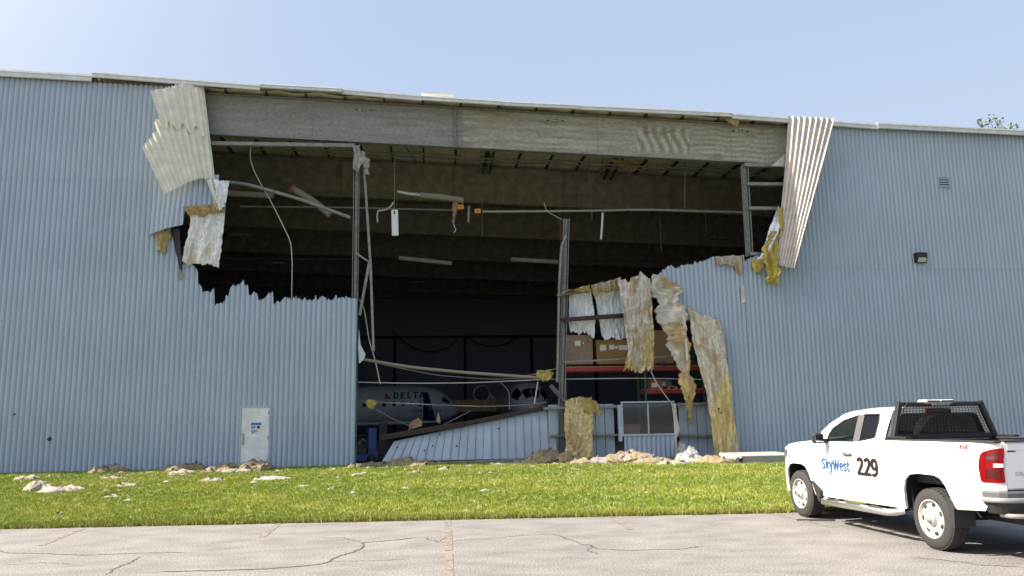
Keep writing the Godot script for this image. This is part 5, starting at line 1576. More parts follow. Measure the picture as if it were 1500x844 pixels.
func build_debris():
	var dull = {paper = Color(0.36, 0.33, 0.24), fiber = Color(0.42, 0.34, 0.18)}
	var tan = {paper = Color(0.44, 0.37, 0.27), fiber = Color(0.52, 0.40, 0.20)}
	var pale = {paper = Color(0.56, 0.52, 0.44), fiber = Color(0.52, 0.43, 0.27), share = 0.25}
	debris("olive grey heap at the wall, farthest from the door", [[Vector3(-10.66, 0.00, -28.35), 0.62, 0.3, 0.42, 0.1], [Vector3(-11.03, 0.00, -28.17), 0.45, 0.25, 0.3, -0.2]], 1, dull)
	debris("long olive heap at the wall between the far heap and the door", [[Vector3(-8.64, 0.00, -28.16), 0.42, 0.3, 0.34, 0.2], [Vector3(-8.20, 0.00, -28.48), 0.6, 0.3, 0.42, 0.15], [Vector3(-8.13, 0.00, -29.12), 0.34, 0.25, 0.4, 0.5]], 2, dull)
	debris("cream slab of batt before the long olive heap", [[Vector3(-8.02, 0.00, -27.20), 0.5, 0.25, 0.16, 0.15]], 3, pale)
	debris("small brown clump between the olive heap and the door", [[Vector3(-7.18, 0.00, -27.52), 0.32, 0.22, 0.28, 0.0], [Vector3(-7.22, 0.00, -26.94), 0.25, 0.15, 0.14, 0.0]], 4, dull)
	debris("tan mound at the hinge-free side of the white door", [[Vector3(-6.88, 0.00, -28.36), 0.42, 0.3, 0.44, 0.4], [Vector3(-6.77, 0.00, -27.39), 0.3, 0.2, 0.24, 0.0]], 5, tan)
	debris("cream flake in front of the white door", [[Vector3(-6.30, 0.00, -27.08), 0.55, 0.24, 0.2, 0.1], [Vector3(-6.42, 0.00, -28.54), 0.3, 0.2, 0.4, 0.4]], 6, pale)
	debris("dark banded heap against the foot of the white door", [[Vector3(-5.87, 0.00, -28.02), 0.6, 0.34, 0.58, 0.0], [Vector3(-5.56, 0.00, -27.60), 0.34, 0.3, 0.42, -0.3], [Vector3(-6.00, -0.00, -27.59), 0.4, 0.3, 0.3, 0.1]], 7, {paper = Color(0.34, 0.27, 0.19), fiber = Color(0.40, 0.34, 0.2)})
	debris("grey clump at the corner of the torn wall", [[Vector3(-2.53, 0.00, -27.88), 0.3, 0.2, 0.28, 0.0]], 8, dull)
	debris("long low ruff of batt before the blue cart", [[Vector3(-2.00, 0.00, -28.56), 0.75, 0.25, 0.22, 0.05], [Vector3(-1.40, 0.00, -28.53), 0.5, 0.25, 0.2, 0.0]], 9, dull)
	debris("fluffy tan heap before the slanted end of the fallen panel", [[Vector3(-0.89, 0.00, -29.08), 0.62, 0.35, 0.50, 0.0], [Vector3(-1.06, 0.00, -28.41), 0.4, 0.3, 0.32, 0.2], [Vector3(-0.58, 0.00, -28.24), 0.5, 0.26, 0.26, 0.0]], 10, tan)
	debris("tan shreds past the fluffy heap along the fallen panel", [[Vector3(-0.15, 0.00, -28.45), 0.45, 0.25, 0.3, 0.0], [Vector3(-0.38, 0.00, -27.82), 0.35, 0.2, 0.2, 0.3], [Vector3(0.29, 0.00, -28.66), 0.4, 0.18, 0.14, 0.0]], 11, tan)
	debris("grey flake on the grass edge below the fallen panel", [[Vector3(2.39, 0.00, -27.54), 0.5, 0.18, 0.12, 0.0], [Vector3(3.12, 0.00, -27.64), 0.6, 0.2, 0.15, 0.0]], 12, pale)
	debris("big folded tan heap at the foot of the middle post", [[Vector3(4.08, 0.00, -28.42), 0.75, 0.5, 0.72, 0.0], [Vector3(4.49, 0.00, -27.89), 0.8, 0.45, 0.55, 0.1], [Vector3(3.63, 0.00, -27.82), 0.5, 0.3, 0.36, 0.2], [Vector3(4.50, 0.00, -29.07), 0.5, 0.4, 0.8, -0.2]], 13, tan)
	debris("green tinged heap at the foot of the yellow brown curtain", [[Vector3(5.05, 0.00, -27.87), 0.7, 0.4, 0.45, 0.0], [Vector3(5.30, 0.00, -27.40), 0.5, 0.3, 0.3, 0.0]], 14, {paper = Color(0.42, 0.38, 0.26), fiber = Color(0.48, 0.40, 0.2)})
	debris("grey white heap before the liner panels", [[Vector3(5.96, 0.00, -27.34), 0.62, 0.35, 0.34, 0.0]], 15, {paper = Color(0.52, 0.49, 0.45), fiber = Color(0.45, 0.36, 0.22), share = 0.2})
	debris("wide crumpled heap under the office window", [[Vector3(6.92, 0.00, -27.76), 0.85, 0.5, 0.66, 0.0], [Vector3(7.34, 0.00, -27.21), 0.8, 0.45, 0.60, -0.1], [Vector3(7.73, 0.00, -26.70), 0.8, 0.35, 0.34, 0.0], [Vector3(6.41, 0.00, -27.18), 0.5, 0.3, 0.36, 0.2]], 16, {paper = Color(0.48, 0.42, 0.34), fiber = Color(0.46, 0.33, 0.17), share = 0.35})
	debris("cream mound on the grass before the window's heap", [[Vector3(8.13, 0.00, -25.83), 0.62, 0.3, 0.24, 0.0]], 17, pale)
	debris("silver faced sheet crumpled against the liner beside the window", [[Vector3(9.10, 0.00, -27.33), 0.5, 0.35, 0.75, 0.5], [Vector3(9.29, 0.00, -28.49), 0.3, 0.3, 1.05, 0.4], [Vector3(9.17, 0.00, -26.53), 0.5, 0.3, 0.35, 0.2]], 18, {paper = Color(0.58, 0.59, 0.60), fiber = Color(0.40, 0.34, 0.25), share = 0.15})
	debris("tan and white heap at the foot of the leaning yellow curtain", [[Vector3(9.50, 0.00, -26.23), 0.62, 0.35, 0.42, 0.0], [Vector3(9.90, 0.00, -25.90), 0.62, 0.3, 0.28, 0.1]], 19, tan)
	debris("dark scrap at the corner of the leaning curtain", [[Vector3(10.17, -0.00, -25.45), 0.16, 0.14, 0.3, 0.0]], 20, {paper = Color(0.05, 0.045, 0.04), fiber = Color(0.08, 0.07, 0.05)})
	# pieces strewn on the lawn
	var g = "pieces strewn on the lawn"
	debris("round white clump on the lawn, the taller of a pair", [[Vector3(-10.12, -0.00, -22.06), 0.34, 0.26, 0.40, 0.2], [Vector3(-9.89, -0.00, -22.00), 0.4, 0.22, 0.2, -0.3]], 21, pale, g)
	debris("long white clump on the lawn beside the round one", [[Vector3(-9.21, 0.00, -21.29), 0.52, 0.22, 0.24, 0.15], [Vector3(-9.12, 0.00, -21.61), 0.4, 0.2, 0.2, -0.2]], 22, {paper = Color(0.72, 0.69, 0.64), fiber = Color(0.64, 0.50, 0.30), share = 0.3}, g)
	debris("cream tuft on the lawn behind the white pair", [[Vector3(-12.28, 0.00, -26.10), 0.4, 0.25, 0.2, 0.0]], 23, pale, g)
	debris("flat white scrap on the lawn nearest the lot among the far pieces", [[Vector3(-7.30, 0.00, -19.51), 0.24, 0.09, 0.07, 0.0]], 24, pale, g)
	debris("flat pale scrap with a dark end on the lawn below the far heap", [[Vector3(-9.54, 0.00, -25.39), 0.45, 0.15, 0.1, 0.0], [Vector3(-9.66, 0.00, -25.30), 0.1, 0.08, 0.12, 0.0]], 25, pale, g)
	debris("diagonal pale scrap on the lawn before the long olive heap", [[Vector3(-8.16, -0.00, -22.65), 0.24, 0.3, 0.12, 0.9]], 26, pale, g)
	debris("diagonal cream scrap on the lawn before the brown clump", [[Vector3(-6.13, 0.00, -23.54), 0.4, 0.2, 0.14, 0.3]], 27, pale, g)
	debris("wide white flake on the lawn in front of the door", [[Vector3(-4.47, 0.00, -23.50), 0.55, 0.22, 0.18, 0.05]], 28, {paper = Color(0.74, 0.71, 0.64), fiber = Color(0.7, 0.6, 0.4), share = 0.2}, g)
	debris("upright white chip on the lawn near the lot edge", [[Vector3(-6.92, 0.00, -16.05), 0.06, 0.05, 0.16, 0.0]], 29, pale, g)
	debris("small white chip on the lawn beside the wide flake", [[Vector3(-3.20, -0.00, -20.86), 0.22, 0.1, 0.08, 0.0]], 30, pale, g)
	debris("white chip on the lawn in front of the blue cart", [[Vector3(-2.36, 0.00, -19.92), 0.13, 0.1, 0.13, 0.0]], 31, pale, g)
	debris("pale twin chips on the lawn behind the small white chip", [[Vector3(-2.05, 0.00, -24.46), 0.36, 0.14, 0.1, 0.1]], 32, pale, g)
	debris("cream chip on the lawn below the fallen panel's middle", [[Vector3(0.52, 0.00, -25.58), 0.3, 0.16, 0.16, 0.0]], 33, pale, g)
	debris("cream flake on the lawn before the tan shreds", [[Vector3(-0.38, 0.00, -24.73), 0.36, 0.12, 0.08, 0.0]], 34, pale, g)
	# bits too small and many to count
	var mb = MB.new()
	for k in 5:
		var a = TAU * k / 5.0
		mb.tri(Vector3(cos(a), 0.0, sin(a)), Vector3(cos(a + 1.26), 0.0, sin(a + 1.26)), Vector3(0.2, 0.8, 0.1))
	var mm := MultiMesh.new()
	mm.transform_format = MultiMesh.TRANSFORM_3D
	mm.use_colors = true
	mm.mesh = mb.done()
	mm.instance_count = 480
	for i in 480:
		var z = lerpf(-14.5, -28.8, pow(rng.randf(), 0.55))
		var x = lerpf(-14.0, 12.0, rng.randf())
		if rng.randf() < 0.35: z = lerpf(-26.0, -28.8, rng.randf())
		var s = pow(rng.randf(), 3.0) * 0.07 + 0.014
		mm.set_instance_transform(i, Transform3D(Basis(Vector3.UP, rng.randf() * TAU).scaled(Vector3(s * rng.randf_range(0.8, 2.0), s * 0.8, s)), Vector3(x, 0.035, z)))
		var w = rng.randf_range(0.22, 0.34)
		mm.set_instance_color(i, Color(w, w * 0.93, w * rng.randf_range(0.65, 0.9)))
	var q := MultiMeshInstance3D.new()
	q.name = "debris_litter"
	q.multimesh = mm
	q.material_override = mat(Color.WHITE, 0.9, {vertex = true})
	add_child(q)
	tag(q, "small flecks of white and cream insulation strewn over the lawn", "litter")
	q.set_meta("kind", "stuff")

func build_fallen_panel():
	# section of wall that dropped out of the opening, boards with seams, brown girt on its slanted top edge
	var o = thing("fallen_wall_panel", "fallen pale blue wall section with a brown girt on its slanting top edge", "wall panel", Vector3(1.8, 0, WALL_Z - 0.4))
	var top := [Vector2(-1.44, 0.79), Vector2(-0.41, 0.99), Vector2(0.80, 1.22), Vector2(1.83, 1.43), Vector2(2.86, 1.64), Vector2(3.90, 1.85), Vector2(4.59, 1.99)]
	var x0: float = -1.70; var x1: float = 4.76
	var n := 21
	for i in n:
		var a = x0 + (x1 - x0) * i / n
		var b = x0 + (x1 - x0) * (i + 1) / n - 0.012
		var lean = 0.42 * (1.0 - float(i) / n) * (1.0 - float(i) / n)
		var lb = 0.42 * (1.0 - float(i + 1) / n) * (1.0 - float(i + 1) / n)
		var bend = 0.04 if i == 12 else 0.0
		var mb = MB.new()
		var z0 = WALL_Z - 0.22 + 0.012 * sin(i * 2.1) + bend
		var z1 = WALL_Z - 0.55
		var ya = along(top, a + lean); var yb = along(top, b + lb)
		var p := [Vector3(a, 0.12, z0), Vector3(b, 0.12, z0 + 0.006), Vector3(b + lb, yb, z1), Vector3(a + lean, ya, z1)]
		var q := []
		for v in p: q.append(v + Vector3(0, 0, -0.03))
		mb.quad(p[0], p[3], p[2], p[1])
		mb.quad(q[0], q[1], q[2], q[3])
		for e in 4: mb.quad(p[e], p[(e + 1) % 4], q[(e + 1) % 4], q[e])
		# raised seam rib
		var c0 = p[1].lerp(p[0], 0.06) + Vector3(0, 0, 0.014); var c1 = p[2].lerp(p[3], 0.06) + Vector3(0, 0, 0.014)
		mb.bar(c0, c1, 0.03, 0.03, Vector3.BACK)
		part(o, "panel", mb, M.liner)
	var mb = MB.new()
	mb.bar(Vector3(-1.81, 0.95, -29.60), Vector3(1.31, 1.41, -29.60), 0.2, 0.2, Vector3.UP, 0.02)
	mb.bar(Vector3(1.31, 1.41, -29.60), Vector3(5.11, 2.09, -29.60), 0.2, 0.16, Vector3.UP, 0.02)
	part(o, "girt", mb, M.rust)
	mb = MB.new()
	mb.bar(Vector3(-2.15, -0.01, -29.00), Vector3(1.79, 0.03, -29.20), 0.16, 0.10, Vector3.UP, 0.01)
	mb.bar(Vector3(1.79, 0.03, -29.20), Vector3(4.70, 0.04, -29.20), 0.16, 0.12, Vector3.UP, 0.01)
	part(o, "base_angle", mb, M.steel)
	for q in [Vector3(-1.15, 0.62, -29.46), Vector3(0.14, 0.64, -29.46), Vector3(-0.16, 0.48, -29.40), Vector3(1.02, 0.62, -29.46), Vector3(2.58, 1.22, -29.50), Vector3(0.40, 1.06, -29.57)]:
		mb = MB.new()
		mb.box(q + Vector3(0, 0, 0.06), Vector3(0.07, 0.05, 0.02), Basis(Vector3.BACK, 0.5), 0.008)
		part(o, "puncture", mb, M.dark)
	mb = MB.new()
	mb.bar(Vector3(4.57, 2.79, -29.40), Vector3(5.12, 2.16, -29.35), 0.16, 0.26, Vector3.BACK, 0.02)
	single("bent_plate", mb, mat(lin(0.10, 0.08, 0.10), 0.7), "dark bent plate propped against the foot of the middle post", "scrap metal")
	mb = MB.new()
	mb.box(Vector3(-0.78, 0.02, -28.70), Vector3(1.5, 0.12, 0.35), Basis(Vector3.BACK, 0.05), 0.03)
	single("trim_scrap", mb, M.liner, "grey blue strip of trim lying in the tan heap by the fallen panel", "scrap metal")

# ---------------------------------------------------------------- things inside the hangar
func build_racks():
	var o = thing("pallet_rack", "red beamed pallet rack with green uprights behind the torn wall", "storage rack", Vector3(8, 0, -31.6))
	for q in [[Vector3(5.43, 1.88, -31.00), 4.7], [Vector3(8.71, 1.83, -31.00), 4.7], [Vector3(11.15, 1.79, -31.00), 4.7]]:
		for dz in [0.0, -1.1]:
			var mb = MB.new()
			mb.bar(Vector3(q[0].x, 0, -31.0 + dz), Vector3(q[0].x, q[1], -31.0 + dz), 0.09, 0.08, Vector3.BACK, 0.01)
			part(o, "upright", mb, M.green)
		for k in 4:
			var mb = MB.new()
			mb.bar(Vector3(q[0].x, 0.4 + k, -31.05), Vector3(q[0].x, 1.4 + k, -32.0), 0.04, 0.04, Vector3.BACK)
			part(o, "brace", mb, M.green)
	for q in [[Vector3(5.47, 3.47, -31.00), Vector3(11.24, 3.45, -31.00)], [Vector3(8.74, 2.54, -31.00), Vector3(11.19, 2.49, -31.00)]]:
		var a: Vector3 = q[0]; var b: Vector3 = q[1]
		for dz in [0.07, -1.1]:
			var mb = MB.new()
			mb.box(Vector3((a.x + b.x) / 2, a.y, -31.0 + dz), Vector3(b.x - a.x, 0.17, 0.06), Basis.IDENTITY, 0.012)
			part(o, "beam", mb, M.red)
	# boards of the upper and lower deck
	for lvl in [[Vector3(5.47, 3.59, -31.00), Vector3(11.25, 3.56, -31.00), 18], [Vector3(8.74, 2.65, -31.00), Vector3(11.19, 2.62, -31.00), 7]]:
		for k in lvl[2]:
			var mb = MB.new()
			var w = (lvl[1].x - lvl[0].x) / lvl[2]
			mb.box(Vector3(lvl[0].x + w * (k + 0.5), lvl[0].y - 0.02, -31.55), Vector3(w * 0.85, 0.03, 1.1))
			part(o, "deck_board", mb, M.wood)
	# boxes on the upper deck
	var y: float = 3.55 - 0.0
	y = lerpf(Vector3(6.10, 3.68, -31.20).y, Vector3(6.10, 3.68, -31.20).y, 1.0)
	var b0: Vector3 = Vector3(5.51, 3.77, -31.20); var b1: Vector3 = Vector3(6.64, 4.87, -31.20)
	box_thing("cardboard_box", "grey brown cardboard box with a square label next to the post", "box", b0.x, b1.x, y, b1.y, -31.2, 1.0, M.card, [[0.45, 0.72, 0.2, 0.17], [0.66, 0.72, 0.05, 0.05]])
	b0 = Vector3(6.80, 3.75, -31.20); b1 = Vector3(8.29, 4.66, -31.20)
	var c = box_thing("plywood_crate", "plywood crate with four paper labels behind the long curtain", "crate", b0.x, b1.x + 0.25, y, b1.y, -31.2, 1.0, M.crate, [[0.15, 0.68, 0.15, 0.24], [0.36, 0.70, 0.13, 0.2], [0.47, 0.70, 0.06, 0.12], [0.63, 0.68, 0.22, 0.2]])
	b0 = Vector3(8.94, 3.82, -31.20); b1 = Vector3(10.01, 5.05, -31.20)
	box_thing("cardboard_box", "plain brown cardboard box between the two long curtains", "box", b0.x, b1.x, y, b1.y, -31.2, 1.0, mat(lin(0.33, 0.20, 0.13), 0.85), [])
	b0 = Vector3(10.38, 3.80, -31.20); b1 = Vector3(11.17, 4.59, -31.20)
	# lower deck goods
	var y2: float = Vector3(9.28, 2.65, -31.10).y
	b0 = Vector3(8.94, 2.68, -31.10); b1 = Vector3(9.39, 3.00, -31.10)
	box_thing("cardboard_box", "small orange box with a white label on the lower rack deck", "box", b0.x, b1.x, y2, b1.y, -31.05, 0.5, mat(lin(0.4, 0.14, 0.06), 0.8), [[0.35, 0.45, 0.5, 0.5]])
	var mb = MB.new()
	for k in 3: mb.box(Vector3(9.63, 2.74, -31.20) + Vector3(0, 0.0, -0.3 * k), Vector3(0.75, 0.03, 0.12))
	for k in 3: mb.box(Vector3(9.72, 2.69, -31.50) + Vector3(-0.3 + 0.3 * k, 0.0, 0), Vector3(0.08, 0.08, 0.8))
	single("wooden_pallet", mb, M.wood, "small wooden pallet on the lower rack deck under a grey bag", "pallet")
	single("grey_bag", heap_mesh([[Vector3(9.61, 2.80, -31.40), 0.36, 0.3, 0.34, 0.0]], 60, {paper = Color(0.4, 0.4, 0.42), fiber = Color(0.3, 0.3, 0.32)}), M.vinyl, "crumpled grey bag lying on the small pallet", "bag")
	mb = MB.new()
	mb.box(Vector3(9.43, 3.66, -30.95), Vector3(0.22, 0.12, 0.2), Basis.IDENTITY, 0.03)
	single("blue_bin", mb, M.blue, "little blue bin beside the plain brown box on the rack", "bin")
	# things glimpsed through the office window
	box_thing("cardboard_box", "tan box seen through the near pane of the office window", "box", Vector3(7.91, 1.03, -31.40).x, Vector3(8.53, 1.02, -31.40).x, 0.75, Vector3(8.03, 1.24, -31.40).y, -31.4, 0.6, M.card, [])
	mb = MB.new()
	mb.box(Vector3((Vector3(8.34, 1.84, -31.40).x + Vector3(9.91, 1.82, -31.40).x) / 2, 0.70, -31.6), Vector3(2.6, 0.10, 0.8), Basis.IDENTITY, 0.01)
	for x in [Vector3(8.34, 1.84, -31.40).x, Vector3(9.71, 1.82, -31.40).x]:
		mb.box(Vector3(x, 0.34, -31.6), Vector3(0.06, 0.64, 0.7))
	single("work_bench", mb, M.red, "red bench behind the office window", "bench")

func box_thing(called, label, cat, x0, x1, y0, y1, z, d, m, labels):
	var o = thing(called, label, cat, Vector3((x0 + x1) / 2, y0, z - d / 2))
	var mb = MB.new()
	mb.box(Vector3((x0 + x1) / 2, (y0 + y1) / 2 + 0.002, z - d / 2), Vector3(x1 - x0, y1 - y0, d), Basis.IDENTITY, 0.012)
	part(o, "carton" if called.begins_with("card") else "crate_body", mb, m)
	mb = MB.new()
	mb.box(Vector3((x0 + x1) / 2, y1 - 0.03, z + 0.004), Vector3(x1 - x0 - 0.03, 0.045, 0.008), Basis.IDENTITY, 0.003)
	part(o, "top_edge", mb, m)
	for l in labels:
		mb = MB.new()
		mb.box(Vector3(lerpf(x0, x1, l[0]), lerpf(y0, y1, l[1]), z + 0.005), Vector3((x1 - x0) * l[2], (y1 - y0) * l[3], 0.006))
		part(o, "paper_label", mb, M.paperlabel)
	return o

func hull(mb: MB, st: Array, along_x: bool, sides := 40):
	# st: [position along the axis, centre y, radius, side offset]
	var rows := []
	for q in st:
		var row := PackedVector3Array()
		for k in sides:
			var a = TAU * k / sides
			row.append(Vector3(q[0], q[1] + sin(a) * q[2], q[3] + cos(a) * q[2]) if along_x else Vector3(q[3] + cos(a) * q[2], q[1] + sin(a) * q[2], q[0]))
		rows.append(row)
	mb.grid(rows, null, true)
	mb.fan(rows[-1], along_x)

func build_aircraft():
	# first airliner, side on
	var zc := -56.4
	var a = thing("airliner", "pale airliner parked side on with red triangle emblem and navy winglet", "airplane", Vector3(-6, 0, zc), "airliners parked in the hangar")
	var mb = MB.new(true)
	var st := [[-25.0, 2.42, 1.38, zc], [-12.0, 2.42, 1.38, zc], [-1.2, 2.42, 1.38, zc], [-0.5, 2.41, 1.36, zc], [0.1, 2.38, 1.29, zc], [0.6, 2.33, 1.18, zc], [1.0, 2.26, 1.03, zc], [1.35, 2.18, 0.84, zc], [1.65, 2.10, 0.62, zc], [1.9, 2.04, 0.40, zc], [2.04, 2.01, 0.2, zc], [2.08, 2.0, 0.04, zc]]
	hull(mb, st, true)
	part(a, "fuselage", mb, M.plane)
	var on_side = func(x: float, y: float, out: float) -> Vector3:
		var cy = 2.42; var r = 1.38
		for i in st.size() - 1:
			if x >= st[i][0] and x <= st[i + 1][0]:
				var t = (x - st[i][0]) / (st[i + 1][0] - st[i][0])
				cy = lerpf(st[i][1], st[i + 1][1], t); r = lerpf(st[i][2], st[i + 1][2], t)
		return Vector3(x, y, zc + sqrt(maxf(r * r - (y - cy) * (y - cy), 0.01)) + out)
	for px in [Vector3(-3.07, 2.54, -55.00).x, Vector3(-2.41, 2.53, -55.00).x, Vector3(-1.81, 2.52, -55.00).x, Vector3(-1.18, 2.51, -55.00).x, Vector3(-0.59, 2.50, -55.00).x, Vector3(-4.43, 2.56, -55.00).x, Vector3(-3.76, 2.55, -55.00).x]:
		mb = MB.new(true)
		skin(mb, [Vector2(px - 0.13, 2.38), Vector2(px - 0.09, 2.32), Vector2(px + 0.09, 2.32), Vector2(px + 0.13, 2.38), Vector2(px + 0.13, 2.62), Vector2(px + 0.09, 2.68), Vector2(px - 0.09, 2.68), Vector2(px - 0.13, 2.62)], [], 0.15, func(p): return on_side.call(p.x, p.y, 0.006))
		part(a, "cabin_window", mb, M.glass_dark)
	mb = MB.new(true)
	skin(mb, [Vector2(1.0, 2.95), Vector2(0.88, 2.62), Vector2(1.45, 2.45), Vector2(1.42, 2.62)], [], 0.1, func(p): return on_side.call(p.x, p.y, 0.012))
	part(a, "cockpit_window", mb, M.glass_dark)
	# emblem and lettering on the side
	var e0: Vector3 = Vector3(-3.02, 2.82, -55.00); var e1: Vector3 = Vector3(-2.60, 3.31, -55.00)
	var ex = e0.x; var ey = e0.y; var ew = e1.x - e0.x; var eh = e1.y - e0.y
	mb = MB.new(true)
	skin(mb, [Vector2(ex, ey + 0.08 * eh), Vector2(ex, ey + eh), Vector2(ex + 0.45 * ew, ey + 0.36 * eh)], [], 0.1, func(p): return on_side.call(p.x, p.y, 0.008))
	skin(mb, [Vector2(ex + 0.08 * ew, ey), Vector2(ex + ew, ey), Vector2(ex + 0.52 * ew, ey + 0.28 * eh)], [], 0.1, func(p): return on_side.call(p.x, p.y, 0.008))
	part(a, "emblem", mb, M.logo_red)
	mb = MB.new(true)
	skin(mb, [Vector2(ex, ey + eh), Vector2(ex + ew, ey), Vector2(ex + 0.55 * ew, ey + 0.30 * eh)], [], 0.1, func(p): return on_side.call(p.x, p.y, 0.010))
	part(a, "emblem", mb, M.navy)
	var x: float = Vector3(-2.48, 2.81, -55.00).x
	for ch in ["D", "E", "L", "T", "A"]:
		var l = mesh_node("lettering", letters(ch, 0.5, 0.01, 700), M.navy)
		a.add_child(l, true)
		var p = on_side.call(x + 0.2, ey + 0.24, 0.012)
		l.transform = Transform3D(Basis(Vector3.RIGHT, -asin(clampf((p.y - 2.42) / 1.38, -1, 1))).scaled_local(Vector3(0.9, 1, 1)), p - a.position)
		x += 0.45
	x = Vector3(-1.05, 1.95, -55.00).x
	for ch in ["C", "O", "N", "N", "E", "C", "T", "I", "O", "N"]:
		var l = mesh_node("lettering", letters(ch, 0.24, 0.01, 400), M.navy)
		a.add_child(l, true)
		var p = on_side.call(x, 1.98, 0.012)
		l.transform = Transform3D(Basis(Vector3.RIGHT, -asin(clampf((p.y - 2.42) / 1.38, -1, 1))), p - a.position)
		x += 0.205 if ch != "I" else 0.13
	# wing towards the viewer with its winglet
	mb = MB.new(true)
	var w0 := [Vector3(-10.5, 1.25, zc + 0.9), Vector3(-4.6, 1.30, zc + 0.9)]
	var w1: Vector3 = Vector3(-0.40, 1.29, -50.60); var w2: Vector3 = Vector3(0.51, 1.32, -50.60)
	mb.quad(w0[0], w0[1], w2, w1)
	mb.quad(w0[0] + Vector3(0, -0.3, 0), w1 + Vector3(0, -0.08, 0), w2 + Vector3(0, -0.08, 0), w0[1] + Vector3(0, -0.3, 0))
	mb.quad(w0[0], w1, w1 + Vector3(0, -0.08, 0), w0[0] + Vector3(0, -0.3, 0))
	mb.quad(w0[1], w0[1] + Vector3(0, -0.3, 0), w2 + Vector3(0, -0.08, 0), w2)
	mb.quad(w1, w2, w2 + Vector3(0, -0.08, 0), w1 + Vector3(0, -0.08, 0))
	part(a, "wing", mb, M.plane)
	mb = MB.new(true)
	var wl := [Vector3(-0.36, 1.37, -50.60), Vector3(0.42, 1.38, -50.60), Vector3(0.25, 2.05, -50.60), Vector3(-0.06, 3.14, -50.60), Vector3(-0.36, 3.16, -50.60)]
	var pl := []
	for q in wl: pl.append(Vector2(q.x, q.y))
	mb.prism(pl, Transform3D(Basis.IDENTITY, Vector3(0, 0, -50.65)), 0.08)
	part(a, "winglet", mb, M.navy)
	mb = MB.new()
	for q in [-4.0, -0.6]:
		mb.bar(Vector3(q, 1.2, zc), Vector3(q, 0.3, zc), 0.14, 0.14, Vector3.BACK)
	part(a, "landing_gear", mb, M.dark)
	for q in [-4.0, -0.6]:
		mb = MB.new(true)
		mb.lathe([Vector2(0.0, -0.15), Vector2(0.2, -0.15), Vector2(0.27, -0.08), Vector2(0.27, 0.08), Vector2(0.2, 0.15), Vector2(0.0, 0.15)], Vector3(q, 0.28, zc), Vector3.BACK, 20)
		part(a, "gear_wheel", mb, M.black)
	# second airliner, nose on
	var xc := 6.32
	var b = thing("airliner", "airliner parked nose on behind the cables, dark cockpit windows and engine showing", "airplane", Vector3(xc, 0, -52), "airliners parked in the hangar")
	mb = MB.new(true)
	var sb := [[-72.0, 2.42, 1.36, xc], [-51.0, 2.42, 1.36, xc], [-50.2, 2.41, 1.34, xc], [-49.5, 2.37, 1.26, xc], [-49.0, 2.31, 1.12, xc], [-48.6, 2.24, 0.94, xc], [-48.2, 2.14, 0.70, xc], [-47.9, 2.06, 0.44, xc], [-47.75, 2.02, 0.22, xc], [-47.7, 2.0, 0.04, xc]]
	hull(mb, sb, false)
	part(b, "fuselage", mb, M.plane)
	var on_nose = func(s: float, ang: float, k: float) -> Vector3:
		for i in sb.size() - 1:
			if s >= sb[i][0] and s <= sb[i + 1][0]:
				var t = (s - sb[i][0]) / (sb[i + 1][0] - sb[i][0])
				var r = lerpf(sb[i][2], sb[i + 1][2], t) * k
				return Vector3(xc + sin(ang) * r, lerpf(sb[i][1], sb[i + 1][1], t) + cos(ang) * r, s)
		return Vector3.ZERO
	for w in [[-1.25, -0.68, -49.35, -48.5], [-0.62, -0.03, -48.72, -48.08], [0.03, 0.62, -48.72, -48.08], [0.68, 1.25, -49.35, -48.5]]:
		mb = MB.new(true)
		var rows := []
		for i in 5:
			var row := PackedVector3Array()
			for j in 7:
				row.append(on_nose.call(lerpf(w[2], w[3], i / 4.0), lerpf(w[0], w[1], j / 6.0), 1.015))
			rows.append(row)
		mb.grid(rows)
		part(b, "cockpit_window", mb, M.glass_dark)
	var en: Vector3 = Vector3(4.03, 3.22, -60.00)
	mb = MB.new(true)
	mb.lathe([Vector2(0.58, -2.6), Vector2(0.70, -1.5), Vector2(0.72, -0.6), Vector2(0.68, -0.1), Vector2(0.62, 0.0), Vector2(0.56, -0.08), Vector2(0.54, -0.5)], en, Vector3.BACK, 32)
	var eng = part(b, "engine", mb, M.plane)
	mb = MB.new(true)
	mb.lathe([Vector2(0.54, -0.5), Vector2(0.0, -0.45)], en, Vector3.BACK, 24)
	part(eng, "fan_face", mb, M.black)
	mb = MB.new()
	mb.bar(en + Vector3(0.6, 0, -1.2), Vector3(xc - 1.2, 2.7, en.z - 1.2), 1.2, 0.2)
	part(b, "pylon", mb, M.plane)
	mb = MB.new()
	mb.bar(Vector3(xc, 1.2, -50.5), Vector3(xc, 0.3, -50.5), 0.14, 0.14, Vector3.BACK)
	mb.bar(Vector3(xc - 1.6, 1.2, -62), Vector3(xc - 1.6, 0.3, -62), 0.18, 0.18, Vector3.BACK)
	mb.bar(Vector3(xc + 1.6, 1.2, -62), Vector3(xc + 1.6, 0.3, -62), 0.18, 0.18, Vector3.BACK)
	part(b, "landing_gear", mb, M.dark)

